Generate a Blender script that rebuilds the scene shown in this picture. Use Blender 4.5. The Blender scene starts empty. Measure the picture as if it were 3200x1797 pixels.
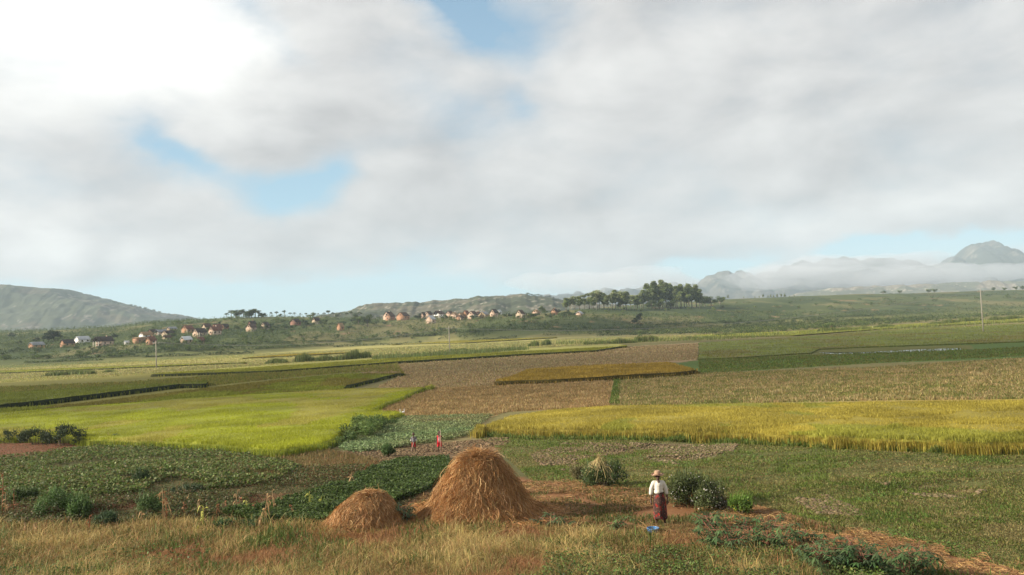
import bpy, bmesh, math, random
import numpy as np
from mathutils import Vector, Matrix, geometry
random.seed(11)
rng = np.random.default_rng(7)
SC = bpy.context.scene
COL = SC.collection
R = math.radians
# ------------------------------------------------------------------ camera
FPX = 2511.0                      # focal length in photo pixels (3200 wide)
PITCH = math.atan(116.5 / FPX)
ROLL = R(2.6)
EYE = 9.0                         # camera height over the valley floor
F0 = np.array([0, math.cos(PITCH), math.sin(PITCH)])
U0 = np.array([0, -math.sin(PITCH), math.cos(PITCH)])
X0 = np.array([1.0, 0, 0])
RT = X0 * math.cos(ROLL) - U0 * math.sin(ROLL)
UP = U0 * math.cos(ROLL) + X0 * math.sin(ROLL)
cam_d = bpy.data.cameras.new('camera')
cam_d.sensor_width = 36.0
cam_d.lens = 36.0 * FPX / 3200.0
cam_d.clip_start = 0.5
cam_d.clip_end = 30000
cam = bpy.data.objects.new('camera', cam_d)
COL.objects.link(cam)
M = Matrix.Identity(4)
for i in range(3):
    M[i][0], M[i][1], M[i][2] = RT[i], UP[i], -F0[i]
M[2][3] = EYE
cam.matrix_world = M
SC.camera = cam

# ------------------------------------------------------------------ light
SUN_AZ, SUN_EL = R(-97), R(24)
sd = bpy.data.lights.new('sun', 'SUN')
sd.energy = 5.0
sd.angle = R(0.5)
sd.color = (1.0, 0.90, 0.74)
sun = bpy.data.objects.new('sun', sd)
SUNDIR = Vector((math.sin(SUN_AZ) * math.cos(SUN_EL), math.cos(SUN_AZ) * math.cos(SUN_EL), math.sin(SUN_EL)))
sun.rotation_euler = SUNDIR.to_track_quat('Z', 'Y').to_euler()
sun.location = (-60, -10, 60)
COL.objects.link(sun)
SC.view_settings.view_transform = 'Standard'
SC.view_settings.look = 'None'
SC.view_settings.gamma = 1
SC.view_settings.exposure = 0.95
SC.cycles.volume_bounces = 1
SC.cycles.transparent_max_bounces = 12
SC.cycles.max_bounces = 6

def nd(nt, typ, ins=None, **kw):
    n = nt.nodes.new(typ)
    for k, v in kw.items():
        setattr(n, k, v)
    for k, v in (ins or {}).items():
        if hasattr(v, 'bl_idname') or isinstance(v, bpy.types.NodeSocket):
            nt.links.new(v, n.inputs[k])
        else:
            n.inputs[k].default_value = v
    return n
def mth(nt, op, a, b=None, c=None, clamp=False):
    ins = {0: a}
    if b is not None: ins[1] = b
    if c is not None: ins[2] = c
    n = nd(nt, 'ShaderNodeMath', ins, operation=op, use_clamp=clamp)
    return n.outputs[0]
def mixc(nt, f, a, b, bt='MIX'):
    n = nt.nodes.new('ShaderNodeMix'); n.data_type = 'RGBA'; n.blend_type = bt
    for s, v in ((n.inputs['Factor'], f), (n.inputs[6], a), (n.inputs[7], b)):
        if isinstance(v, bpy.types.NodeSocket): nt.links.new(v, s)
        else: s.default_value = v if not isinstance(v, tuple) or len(v) == 4 else (*v, 1)
    return n.outputs[2]
def ramp(nt, f, stops, interp='LINEAR'):
    n = nt.nodes.new('ShaderNodeValToRGB'); cr = n.color_ramp; cr.interpolation = interp
    cr.elements[0].position, cr.elements[1].position = stops[0][0], stops[-1][0]
    while len(cr.elements) < len(stops): cr.elements.new(0.5)
    for e, (p, c) in zip(cr.elements, stops):
        e.position = p
        e.color = (c, c, c, 1) if not isinstance(c, tuple) else (*c, 1)
    nt.links.new(f, n.inputs[0])
    return n.outputs[0]

def rayD(px, py):
    """photo pixel, in the 2576-wide scale used for the layout -> direction"""
    s = 3200 / 2576
    px = np.asarray(px, float) * s; py = np.asarray(py, float) * s
    return (F0 + np.multiply.outer((px - 1600) / FPX, RT) - np.multiply.outer((py - 898.5) / FPX, UP))

# ------------------------------------------------------------------ sky
world = bpy.data.worlds.new('World')
SC.world = world
world.use_nodes = True
wt = world.node_tree
wt.nodes.clear()
tc = wt.nodes.new('ShaderNodeTexCoord')
sep = nd(wt, 'ShaderNodeSeparateXYZ', {0: tc.outputs['Generated']})
az0 = mth(wt, 'ARCTAN2', sep.outputs[0], sep.outputs[1])
el0 = mth(wt, 'ARCSINE', sep.outputs[2])
mp = nd(wt, 'ShaderNodeMapping', {0: tc.outputs['Generated'], 'Scale': (1, 1, 2.1)})
wn = nd(wt, 'ShaderNodeTexNoise', {0: mp.outputs[0], 'Scale': 5.0, 'Detail': 7.0, 'Roughness': 0.6})
ws = nd(wt, 'ShaderNodeSeparateColor', {0: wn.outputs['Color']})
az = mth(wt, 'MULTIPLY_ADD', mth(wt, 'SUBTRACT', ws.outputs[0], 0.5), 0.16, az0)
el = mth(wt, 'MULTIPLY_ADD', mth(wt, 'SUBTRACT', ws.outputs[1], 0.5), 0.085, el0)
def blob(cx, cy, sx, sy, amp, rot=0):
    d = rayD(cx, cy); d = d / np.linalg.norm(d)
    a, e = math.atan2(d[0], d[1]), math.asin(d[2])
    sx, sy = sx / 2021, sy / 2021
    c, s = math.cos(R(rot)), math.sin(R(rot))
    dx = mth(wt, 'SUBTRACT', az, a); dy = mth(wt, 'SUBTRACT', el, e)
    p = mth(wt, 'MULTIPLY_ADD', dx, c / sx, mth(wt, 'MULTIPLY', dy, s / sx))
    q = mth(wt, 'MULTIPLY_ADD', dx, -s / sy, mth(wt, 'MULTIPLY', dy, c / sy))
    r2 = mth(wt, 'MULTIPLY_ADD', p, p, mth(wt, 'MULTIPLY', q, q))
    return mth(wt, 'MULTIPLY', mth(wt, 'POWER', 2.718, mth(wt, 'MULTIPLY', r2, -1.0)), amp)
def total(bl):
    t = None
    for b in bl:
        v = blob(*b)
        t = v if t is None else mth(wt, 'ADD', t, v)
    return t
GAPS = [(1150, -20, 130, 75, 1.1, -20), (1215, 85, 60, 50, .5, -30), (640, 0, 70, 40, .3, -30), (715, 120, 60, 40, .3, -30),
        (1330, 130, 60, 60, .3, -40), (1140, 290, 110, 80, .28), (1390, 20, 90, 60, .35),
        (700, 505, 100, 55, 1.05, 8), (830, 440, 60, 55, .6, 30), (960, 360, 100, 60, .25, 20), (1310, 270, 40, 40, .28),
        (400, 360, 70, 40, .5, -25), (500, 440, 80, 40, .5, -30), (60, 780, 500, 40, .6),
        (850, 765, 520, 62, 1.0), (560, 745, 200, 45, .8), (330, 755, 150, 40, .7), (1250, 760, 260, 45, .6, 4), (10, 712, 50, 22, .4),
        (1830, 655, 95, 26, 1.0, 4), (1725, 665, 90, 20, .5), (2150, 632, 80, 22, .8), (2270, 632, 110, 24, .9, 4),
        (2440, 615, 90, 20, .8, 6), (2580, 625, 60, 28, .6)]
cov = total([(g[0], g[1], g[2] * 1.15, g[3] * 1.12, g[4] * 1.35, *g[5:]) for g in GAPS])
cn = nd(wt, 'ShaderNodeTexNoise', {0: mp.outputs[0], 'Scale': 5.6, 'Detail': 11.0, 'Roughness': 0.56, 'Distortion': 0.2})
cvr = mth(wt, 'ADD', mth(wt, 'SUBTRACT', 1.0, cov), mth(wt, 'MULTIPLY', mth(wt, 'SUBTRACT', cn.outputs[0], 0.5), 1.6))
mask = ramp(wt, cvr, [(0.02, 0.0), (0.36, 0.42), (0.68, 0.83), (1.05, 1.0)], 'B_SPLINE')
# cloud brightness: broad light and dark masses, then the relief of the noise towards the sun
BR = [(310, 10, 300, 190, .40), (330, 60, 170, 100, .16), (90, 150, 230, 120, .22), (450, 190, 220, 130, .12), (560, 60, 130, 120, .12), (30, 420, 120, 200, .1), (90, 620, 110, 45, .12), (290, 640, 55, 40, .14, 30),
      (930, 100, 150, 120, .06), (1650, 190, 350, 170, .07), (2010, 535, 200, 38, .10, 2), (2350, 520, 220, 40, .05),
      (1500, 560, 280, 50, -.05), (1640, 650, 300, 35, -.09), (2350, 420, 260, 60, -.05), (850, 320, 200, 60, -.07), (1160, 630, 60, 20, .06),
      (2576, 700, 500, 40, -.06), (840, 625, 60, 22, .05), (1330, 640, 150, 24, .04), (80, 690, 200, 20, -.04)]
br = total(BR)
mp2 = nd(wt, 'ShaderNodeMapping', {0: tc.outputs['Generated'], 'Scale': (1, 1, 2.1), 'Location': (-.035, 0, .05)})
cn2 = nd(wt, 'ShaderNodeTexNoise', {0: mp2.outputs[0], 'Scale': 5.6, 'Detail': 9.0, 'Roughness': 0.52, 'Distortion': 0.2})
rel = mth(wt, 'SUBTRACT', cn.outputs[0], cn2.outputs[0])
cb = mth(wt, 'ADD', mth(wt, 'ADD', 0.60, br), mth(wt, 'MULTIPLY', rel, 0.55))
# thin cloud scatters a little less light than thick cloud
warm = mixc(wt, mth(wt, 'MULTIPLY', mth(wt, 'SUBTRACT', cb, 0.45), 2.5, clamp=True), (1.0, 0.985, 0.985), (1.0, 0.99, 0.955))
ccol = mixc(wt, 1.0, warm, nd(wt, 'ShaderNodeCombineColor', {0: cb, 1: cb, 2: cb}).outputs[0], 'MULTIPLY')
sky = nd(wt, 'ShaderNodeTexSky', sky_type='NISHITA', sun_disc=False)
sky.sun_elevation = SUN_EL
sky.sun_rotation = SUN_AZ
sky.air_density = 1.0; sky.dust_density = 0.4; sky.ozone_density = 2.0
# clear air over damp fields: the sky texture, whitened with moist haze towards the horizon
moist = ramp(wt, el0, [(0.0, (4.6, 6.7, 7.3)), (0.12, (3.6, 5.9, 7.1)), (0.25, (3.0, 4.8, 6.2)), (0.45, (2.2, 3.7, 5.2)), (1.0, (1.1, 2.2, 3.9))])
clear = mixc(wt, 0.78, sky.outputs[0], moist)
bg_sky = nd(wt, 'ShaderNodeBackground', {0: clear, 1: 0.066})
bg_cl = nd(wt, 'ShaderNodeBackground', {0: ccol, 1: 0.585})
mx = nd(wt, 'ShaderNodeMixShader', {0: mask, 1: bg_sky.outputs[0], 2: bg_cl.outputs[0]})
wo = nd(wt, 'ShaderNodeOutputWorld', {0: mx.outputs[0]})
world.cycles.sampling_method = 'MANUAL'
world.cycles.sample_map_resolution = 1024
# ------------------------------------------------------------------ numeric helpers
def sstep(a, b, x):
    t = np.clip((x - a) / (b - a), 0, 1); return t * t * (3 - 2 * t)
def _h(i, j, s):
    v = np.sin(i * 127.1 + j * 311.7 + s * 74.7) * 43758.5453
    return v - np.floor(v)
def vnoise(x, y, s=0):
    x = np.asarray(x, float); y = np.asarray(y, float)
    i = np.floor(x); j = np.floor(y); fx = x - i; fy = y - j
    fx = fx * fx * (3 - 2 * fx); fy = fy * fy * (3 - 2 * fy)
    return (_h(i, j, s) * (1 - fx) * (1 - fy) + _h(i + 1, j, s) * fx * (1 - fy) + _h(i, j + 1, s) * (1 - fx) * fy + _h(i + 1, j + 1, s) * fx * fy)
def fbm(x, y, s=0, o=4):
    t = 0; a = .5; f = 1
    for k in range(o):
        t = t + a * (vnoise(x * f, y * f, s + k) - .5); a *= .5; f *= 2.03
    return t
def inpoly(x, y, P):
    P = np.asarray(P, float)[:, :2]; r = np.zeros(np.shape(x), bool); n = len(P)
    for k in range(n):
        x1, y1 = P[k]; x2, y2 = P[(k + 1) % n]
        if y1 == y2: continue
        c = ((y1 > y) != (y2 > y)) & (x < (x2 - x1) * (y - y1) / (y2 - y1) + x1)
        r ^= c
    return r

# ------------------------------------------------------------------ terrain
NEAR_Y = [-60, 0, 5, 10, 14, 20, 24, 32, 40, 70, 120, 200, 400]
NEAR_Z = [7.0, 5.6, 4.9, 4.0, 3.55, 3.15, 2.95, 2.6, 2.35, 1.3, .4, 0.0, 0.0]
# photo px: foot of the hills (distance), crest distance, crest height above the eye level in photo px
HX = [-1400, 0, 200, 350, 450, 550, 700, 850, 1000, 1150, 1350, 1500, 1700, 1850, 2200, 2400, 2700, 3000, 3200, 4400]
HD0 = [350, 353, 365, 372, 380, 388, 410, 440, 480, 520, 540, 500, 470, 480, 560, 620, 665, 680, 690, 700]
HD1 = [950, 900, 880, 850, 820, 800, 790, 780, 760, 740, 720, 720, 720, 800, 1100, 1100, 1120, 1180, 1200, 1250]
HPX = [40, 50, 48, 50, 58, 61, 61, 57, 53, 38, 36, 33, 30, 42, 49, 49, 45, 39, 37, 36]
def terr(x, y):
    x = np.asarray(x, float); y = np.asarray(y, float)
    z = np.interp(y, NEAR_Y, NEAR_Z)
    px = 1600 + FPX * x / np.maximum(y, 20)
    d0 = np.interp(px, HX, HD0); d1 = np.interp(px, HX, HD1)
    zr = EYE + np.interp(px, HX, HPX) / FPX * d1
    t = (y - d0) / (d1 - d0)
    s = np.where(t < 1, 1 - np.power(np.clip(1 - t, 0, 1), 1.45), np.exp(-np.clip((t - 1) * 1.0, 0, 5) ** 2))
    s = np.where(t > 0, s, 0)
    hill = zr * s + np.where(t > 0, sstep(0, .15, t) * fbm(x / 60, y / 60, 3, 3) * 3.2, 0)
    z = z + hill
    # ground relief near the line
    z = z + sstep(90, 30, y) * (fbm(x / 3.2, y / 3.2, 9, 3) * .22 + fbm(x / 14, y / 14, 5, 2) * .5)
    for k, (y0, sl) in enumerate(((26.5, .10), (29.5, .14), (33, .12), (37, .16), (42, .2))):      # low bunds across the rough meadow
        dd = y - y0 - sl * x + fbm(x / 5, x * 0 + k, 70 + k, 2) * 4
        z = z + (.16 * np.exp(-(dd / .35) ** 2) - .05 * np.exp(-((dd - .9) / .5) ** 2)) * sstep(2.5, 6, x) * (y > 18)
    # the left bank with sweet potato mounds
    z = z + .75 * np.exp(-((x + 15) / 11) ** 2 - ((y - 33) / 8) ** 2)
    return z
_T = np.concatenate([np.arange(8, 120, .25), 120 * 1.004 ** np.arange(0, 640)])
def hit(px, py, off=0.0):
    """world point where the sight line of layout pixel px, py meets the ground raised by off"""
    D = rayD(px, py).reshape(-1, 3); out = np.zeros((len(D), 3)); off = np.broadcast_to(off, (len(D),))
    for i in range(0, len(D), 400):
        d = D[i:i + 400]
        X = d[:, None, :] * _T[None, :, None]
        f = X[..., 2] + EYE - terr(X[..., 0], X[..., 1]) - off[i:i + 400, None]
        k = np.argmax(f < 0, axis=1); k = np.where((f < 0).any(1), np.maximum(k, 1), len(_T) - 1)
        r = np.arange(len(d)); f0 = f[r, k - 1]; f1 = f[r, k]
        w = np.clip(f0 / (f0 - f1 + 1e-9), 0, 1); t = _T[k - 1] * (1 - w) + _T[k] * w
        out[i:i + 400] = d * t[:, None]
    out[:, 2] = terr(out[:, 0], out[:, 1])
    return out
def proj(x, y, z):
    P = np.stack([x, y, z - EYE], -1)
    f = np.maximum(P @ F0, .01)
    return (1600 + FPX * (P @ RT) / f) / 1.2422, (898.5 - FPX * (P @ UP) / f) / 1.2422

# ------------------------------------------------------------------ mesh helpers
def mk(name, V, F=None, col=None, mat=None, parent=None, smooth=False, loc=None):
    V = np.asarray(V, np.float32).reshape(-1, 3)
    if loc is not None: V = V - np.asarray(loc, np.float32)
    me = bpy.data.meshes.new(name)
    Fs = [np.asarray(f, np.int32) for f in (F if isinstance(F, (list, tuple)) and len(F) and np.ndim(F[0]) == 2 else [F])]
    Fs = [f for f in Fs if len(f)]
    me.vertices.add(len(V)); me.vertices.foreach_set('co', V.ravel())
    nl = sum(f.size for f in Fs); npl = sum(len(f) for f in Fs)
    me.loops.add(nl); me.loops.foreach_set('vertex_index', np.concatenate([f.ravel() for f in Fs]))
    tot = np.concatenate([np.full(len(f), f.shape[1], np.int32) for f in Fs])
    me.polygons.add(npl); me.polygons.foreach_set('loop_start', np.concatenate([[0], np.cumsum(tot)[:-1]]).astype(np.int32))
    if smooth: me.polygons.foreach_set('use_smooth', np.ones(npl, bool))
    me.update(calc_edges=True)
    if col is not None:
        a = me.color_attributes.new('col', 'FLOAT_COLOR', 'POINT')
        c = np.ones((len(V), 4), np.float32); c[:, :3] = col; a.data.foreach_set('color', c.ravel())
    if mat: me.materials.append(mat)
    o = bpy.data.objects.new(name, me); COL.objects.link(o)
    if parent: o.parent = parent
    if loc is not None and not parent: o.location = loc
    return o
def tag(o, label=None, cat=None, group=None, kind=None):
    if label: o['label'] = label
    if cat: o['category'] = cat
    if group: o['group'] = group
    if kind: o['kind'] = kind
    return o
def thing(name, loc, label, cat, group=None, rz=0.0):
    o = bpy.data.objects.new(name, None); COL.objects.link(o)
    o.empty_display_size = .2; o.location = loc; o.rotation_euler = (0, 0, rz)
    return tag(o, label, cat, group)
def dup(root, loc, rz=0, sc=1.0, label=None, cat=None, group=None):
    r = root.copy(); COL.objects.link(r); r.location = loc; r.rotation_euler = (0, 0, rz); r.scale = (sc, sc, sc) if np.isscalar(sc) else sc
    for ch in root.children:
        c = ch.copy(); COL.objects.link(c); c.parent = r
        for g in ch.children:
            q = g.copy(); COL.objects.link(q); q.parent = c
    return tag(r, label, cat, group)
class Geo:
    def __init__(s): s.V = []; s.F3 = []; s.F4 = []; s.C = []; s.n = 0
    def add(s, V, F3=None, F4=None, C=None):
        V = np.asarray(V, float).reshape(-1, 3)
        if F3 is not None and len(F3): s.F3.append(np.asarray(F3) + s.n)
        if F4 is not None and len(F4): s.F4.append(np.asarray(F4) + s.n)
        s.V.append(V); s.C.append(np.broadcast_to(np.asarray((.5, .5, .5) if C is None else C, float), (len(V), 3))); s.n += len(V)
        return s
    def mk(s, name, mat, parent=None, **k):
        return mk(name, np.concatenate(s.V), [np.concatenate(f) for f in (s.F3, s.F4) if f], np.concatenate(s.C), mat, parent, **k)
    def box(s, a, b, C=None, rot=0, o=(0, 0, 0)):
        x0, y0, z0 = a; x1, y1, z1 = b
        V = np.array([[x, y, z] for z in (z0, z1) for y in (y0, y1) for x in (x0, x1)], float)
        c, q = math.cos(rot), math.sin(rot); V = np.c_[V[:, 0] * c - V[:, 1] * q + o[0], V[:, 0] * q + V[:, 1] * c + o[1], V[:, 2] + o[2]]
        return s.add(V, None, [[0, 2, 3, 1], [4, 5, 7, 6], [0, 1, 5, 4], [2, 6, 7, 3], [0, 4, 6, 2], [1, 3, 7, 5]], C)
    def tube(s, pts, rad, seg=6, C=None, cap=True):
        pts = np.asarray(pts, float); n = len(pts); rad = np.broadcast_to(rad, (n,)); V = []
        for i in range(n):
            t = pts[min(i + 1, n - 1)] - pts[max(i - 1, 0)]; t = t / (np.linalg.norm(t) + 1e-9)
            a = np.cross(t, (0, 0, 1) if abs(t[2]) < .9 else (1, 0, 0)); a /= np.linalg.norm(a); b = np.cross(t, a)
            th = np.arange(seg) * 2 * math.pi / seg
            V.append(pts[i] + rad[i] * (np.outer(np.cos(th), a) + np.outer(np.sin(th), b)))
        F = [[i * seg + k, i * seg + (k + 1) % seg, (i + 1) * seg + (k + 1) % seg, (i + 1) * seg + k] for i in range(n - 1) for k in range(seg)]
        V = np.concatenate(V); F3 = []
        if cap:
            V = np.concatenate([V, pts[:1], pts[-1:]]); m = n * seg
            F3 = [[m, (k + 1) % seg, k] for k in range(seg)] + [[m + 1, (n - 1) * seg + k, (n - 1) * seg + (k + 1) % seg] for k in range(seg)]
        return s.add(V, F3, F, C)
    def loft(s, rings, C=None, cap=True):
        rings = [np.asarray(r, float) for r in rings]; seg = len(rings[0]); n = len(rings)
        F = [[i * seg + k, i * seg + (k + 1) % seg, (i + 1) * seg + (k + 1) % seg, (i + 1) * seg + k] for i in range(n - 1) for k in range(seg)]
        V = np.concatenate(rings); F3 = []
        if cap:
            V = np.concatenate([V, rings[0].mean(0)[None], rings[-1].mean(0)[None]]); m = n * seg
            F3 = [[m, (k + 1) % seg, k] for k in range(seg)] + [[m + 1, (n - 1) * seg + k, (n - 1) * seg + (k + 1) % seg] for k in range(seg)]
        return s.add(V, F3, F, C)
def vcol(base, n, var=.12, hue=.05, g=None):
    g = g or rng
    b = np.asarray(base, float)
    if b.ndim == 1: b = np.broadcast_to(b, (n, 3))
    return np.clip(b * (1 + g.normal(0, var, (n, 1))) * (1 + g.normal(0, hue, (n, 3))), .003, .95)
def blades(P, h, w, col, lean=.35, face=None, curve=.5, g=None):
    """grass blades: two quads' worth of bent ribbon each, tip pointed"""
    g = g or rng; P = np.asarray(P, float); n = len(P); h = np.broadcast_to(h, (n,)); w = np.broadcast_to(w, (n,))
    a = g.uniform(0, 2 * math.pi, n); l = np.abs(g.normal(0, lean, n)); f = g.uniform(-1, 1, n) * 1.0 if face is None else face
    dx = np.stack([np.cos(a) * l, np.sin(a) * l], 1) * h[:, None]; s = np.stack([np.cos(f), np.sin(f) * .8], 1) * (w / 2)[:, None]
    V = np.zeros((n, 5, 3)); V[:, 0, :2] = P[:, :2] - s; V[:, 1, :2] = P[:, :2] + s; V[:, 0:2, 2] = P[:, 2:3]
    m = P[:, :2] + dx * .35; V[:, 2, :2] = m + s * .85; V[:, 3, :2] = m - s * .85; V[:, 2:4, 2] = (P[:, 2] + h * .6)[:, None]
    V[:, 4, :2] = P[:, :2] + dx * (1 + curve * .3); V[:, 4, 2] = P[:, 2] + h * (1 - curve * l * .4)
    b = np.arange(n)[:, None] * 5
    return V.reshape(-1, 3), b + np.array([3, 2, 4]), b + np.array([0, 1, 2, 3]), np.repeat(col, 5, 0)
def leaves(P, s, col, up=.3, asp=.55, g=None):
    """leaf-shaped folded diamonds, randomly turned"""
    g = g or rng; P = np.asarray(P, float); n = len(P); s = np.broadcast_to(s, (n,))[:, None]
    d = g.normal(0, 1, (n, 3)); d[:, 2] = d[:, 2] * .6 - .1; d /= np.linalg.norm(d, axis=1)[:, None]
    N = g.normal(0, 1, (n, 3)); N[:, 2] = np.abs(N[:, 2]) + up; q = np.cross(d, N); q /= np.linalg.norm(q, axis=1)[:, None] + 1e-9
    V = np.stack([P - d * s * .5, P + q * s * asp * .5 - d * s * .05, P + d * s * .5, P - q * s * asp * .5 - d * s * .05], 1)
    return V.reshape(-1, 3), None, np.arange(n)[:, None] * 4 + np.array([0, 1, 2, 3]), np.repeat(col, 4, 0)

# ------------------------------------------------------------------ materials
def pmat(name, rough=.8, base=None, transl=0.0, nscale=3.0, namp=.25, bump=0.0, bscale=20.0, spec=.25, coords='Object', extra=None):
    m = bpy.data.materials.new(name); m.use_nodes = True; nt = m.node_tree; nt.nodes.clear()
    tcn = nt.nodes.new('ShaderNodeTexCoord')
    c = nd(nt, 'ShaderNodeAttribute', attribute_name='col').outputs['Color'] if base is None else nd(nt, 'ShaderNodeRGB').outputs[0]
    if base is not None: c.default_value = (*base, 1)
    n1 = nd(nt, 'ShaderNodeTexNoise', {0: tcn.outputs[coords], 'Scale': nscale, 'Detail': 5.0, 'Roughness': .6})
    f = mth(nt, 'MULTIPLY_ADD', mth(nt, 'SUBTRACT', n1.outputs[0], .5), namp * 3, 1.0)
    c2 = mixc(nt, 1.0, c, nd(nt, 'ShaderNodeCombineColor', {0: f, 1: f, 2: f}).outputs[0], 'MULTIPLY')
    if extra: c2 = extra(nt, tcn, c2)
    p = nd(nt, 'ShaderNodeBsdfPrincipled', {'Base Color': c2, 'Roughness': rough, 'Specular IOR Level': spec})
    if bump:
        n2 = nd(nt, 'ShaderNodeTexNoise', {0: tcn.outputs[coords], 'Scale': bscale, 'Detail': 6.0, 'Roughness': .65})
        b = nd(nt, 'ShaderNodeBump', {'Height': n2.outputs[0], 'Strength': min(bump, 1.0), 'Distance': max(bump, .02)})
        nt.links.new(b.outputs[0], p.inputs['Normal'])
    out = p.outputs[0]
    if transl:
        t = nd(nt, 'ShaderNodeBsdfTranslucent', {0: c2}); out = nd(nt, 'ShaderNodeMixShader', {0: transl, 1: out, 2: t.outputs[0]}).outputs[0]
    nd(nt, 'ShaderNodeOutputMaterial', {0: out})
    return m
M_leaf = pmat('foliage', .6, transl=.3, nscale=.7, namp=.15)
M_grass = pmat('dry_grass', .7, transl=.3, nscale=.5, namp=.2)
M_straw = pmat('straw', .65, transl=.12, nscale=2.0, namp=.3, spec=.3)
M_rice = pmat('rice', .7, transl=.25, nscale=.08, namp=.16)
M_bark = pmat('bark', .9, nscale=4, namp=.3, bump=.05)

# ------------------------------------------------------------------ ground colours (real surface colours, by plot)
S = 1.0
STUBT = (.30, .225, .095); OLIVE = (.135, .135, .045); STRAWF = (.30, .27, .105)
ZONES = [
    # name, polygon in layout px, colour, edge wobble
    ((-200, 1300), (-200, 900), (2800, 780), (2800, 1300), (.22, .20, .08)),
]
def Z(poly, col, w=3.0): return (poly, col, w)
PLOTS = [
    Z([(-400, 945), (700, 905), (1300, 860), (1800, 825), (2900, 770), (2900, 700), (-400, 860)], (.32, .29, .10)),
    Z([(-400, 968), (250, 948), (700, 915), (1250, 880), (1560, 865), (1580, 873), (1290, 898), (600, 940), (-400, 985)], (.34, .32, .09)),
    Z([(-400, 925), (200, 912), (640, 890), (640, 897), (-400, 945)], (.20, .22, .06)),
    Z([(640, 892), (1130, 868), (1560, 845), (1560, 855), (1130, 880), (640, 905)], (.17, .17, .06)),
    Z([(-400, 1070), (-400, 970), (600, 930), (1000, 912), (1015, 938), (860, 985), (-400, 1090)], (.19, .175, .045)),
    Z([(870, 935), (1013, 915), (1290, 898), (1575, 872), (1757, 862), (1757, 905), (1700, 912), (1330, 927), (1250, 972), (1085, 978), (950, 974), (1013, 944)], (.31, .215, .12)),
    Z([(1000, 915), (1290, 900), (1500, 905), (1250, 935), (1050, 930)], (.21, .165, .075)),
    Z([(920, 1045), (1085, 975), (1250, 970), (1540, 958), (1560, 960), (1535, 1025), (1270, 1035), (1240, 1050), (1010, 1052)], (.30, .205, .088)),
    Z([(1560, 957), (1755, 940), (2200, 925), (2900, 880), (2900, 1010), (1900, 1018), (1535, 1022)], (.27, .215, .085)),
    Z([(2000, 975), (2300, 965), (2900, 930), (2900, 1010), (2200, 1015)], (.29, .22, .065)),
    Z([(1755, 862), (2000, 850), (2900, 795), (2900, 890), (2200, 914), (1765, 940), (1706, 914), (1765, 906)], (.085, .13, .03)),
    Z([(1800, 905), (2050, 878), (2440, 868), (2450, 878), (2100, 895), (1800, 915)], (.13, .13, .035)),
    Z([(800, 1140), (920, 1080), (1010, 1048), (1245, 1040), (1195, 1100), (1290, 1110), (1130, 1160), (930, 1165)], (.19, .155, .075)),
    Z([(840, 1135), (1300, 1100), (1260, 1128), (1140, 1158), (960, 1165)], (.15, .10, .055)),
    Z([(1190, 1098), (1340, 1100), (1900, 1112), (2300, 1132), (2900, 1150), (2900, 1460), (2500, 1447), (2100, 1320), (1700, 1230), (1340, 1210), (1260, 1130)], (.115, .12, .042)),
    Z([(1340, 1140), (1420, 1118), (1560, 1120), (1600, 1135), (1480, 1150), (1420, 1180), (1360, 1165)], (.21, .14, .09), 12),
    Z([(1590, 1115), (1700, 1122), (1850, 1118), (1845, 1135), (1700, 1165), (1640, 1158), (1600, 1135)], (.22, .155, .10), 12),
    Z([(1990, 1255), (2080, 1250), (2160, 1285), (2170, 1296), (2060, 1290)], (.19, .13, .085), 10),
    Z([(2210, 1215), (2320, 1225), (2460, 1235), (2430, 1255), (2300, 1245)], (.19, .13, .085), 10),
    Z([(-300, 1120), (180, 1112), (210, 1118), (60, 1150), (-300, 1165)], (.15, .065, .035)),
    Z([(-300, 1165), (60, 1148), (220, 1118), (640, 1148), (850, 1140), (1130, 1155), (1130, 1240), (1000, 1290), (900, 1310), (-300, 1310)], (.075, .075, .03)),
    Z([(830, 1160), (960, 1165), (900, 1205), (760, 1215), (600, 1225), (640, 1190)], (.16, .075, .035), 14),
    Z([(-100, 1275), (150, 1260), (420, 1235), (440, 1260), (250, 1290), (-100, 1310)], (.14, .065, .035), 14),
    Z([(560, 1255), (700, 1240), (820, 1265), (700, 1300), (560, 1290)], (.12, .06, .03), 14),
    Z([(1000, 1285), (1060, 1240), (1300, 1200), (1500, 1215), (1700, 1235), (2000, 1300), (2700, 1460), (2300, 1460), (1950, 1370), (1700, 1320), (1400, 1325), (1000, 1320)], (.19, .095, .045), 10),
    Z([(-400, 1320), (400, 1318), (1000, 1322), (1700, 1330), (2000, 1385), (2000, 1700), (-400, 1700)], (.17, .105, .045), 14),
    Z([(2000, 1385), (2576, 1447), (2900, 1560), (2000, 1700)], (.10, .10, .035), 10),
]
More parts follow.
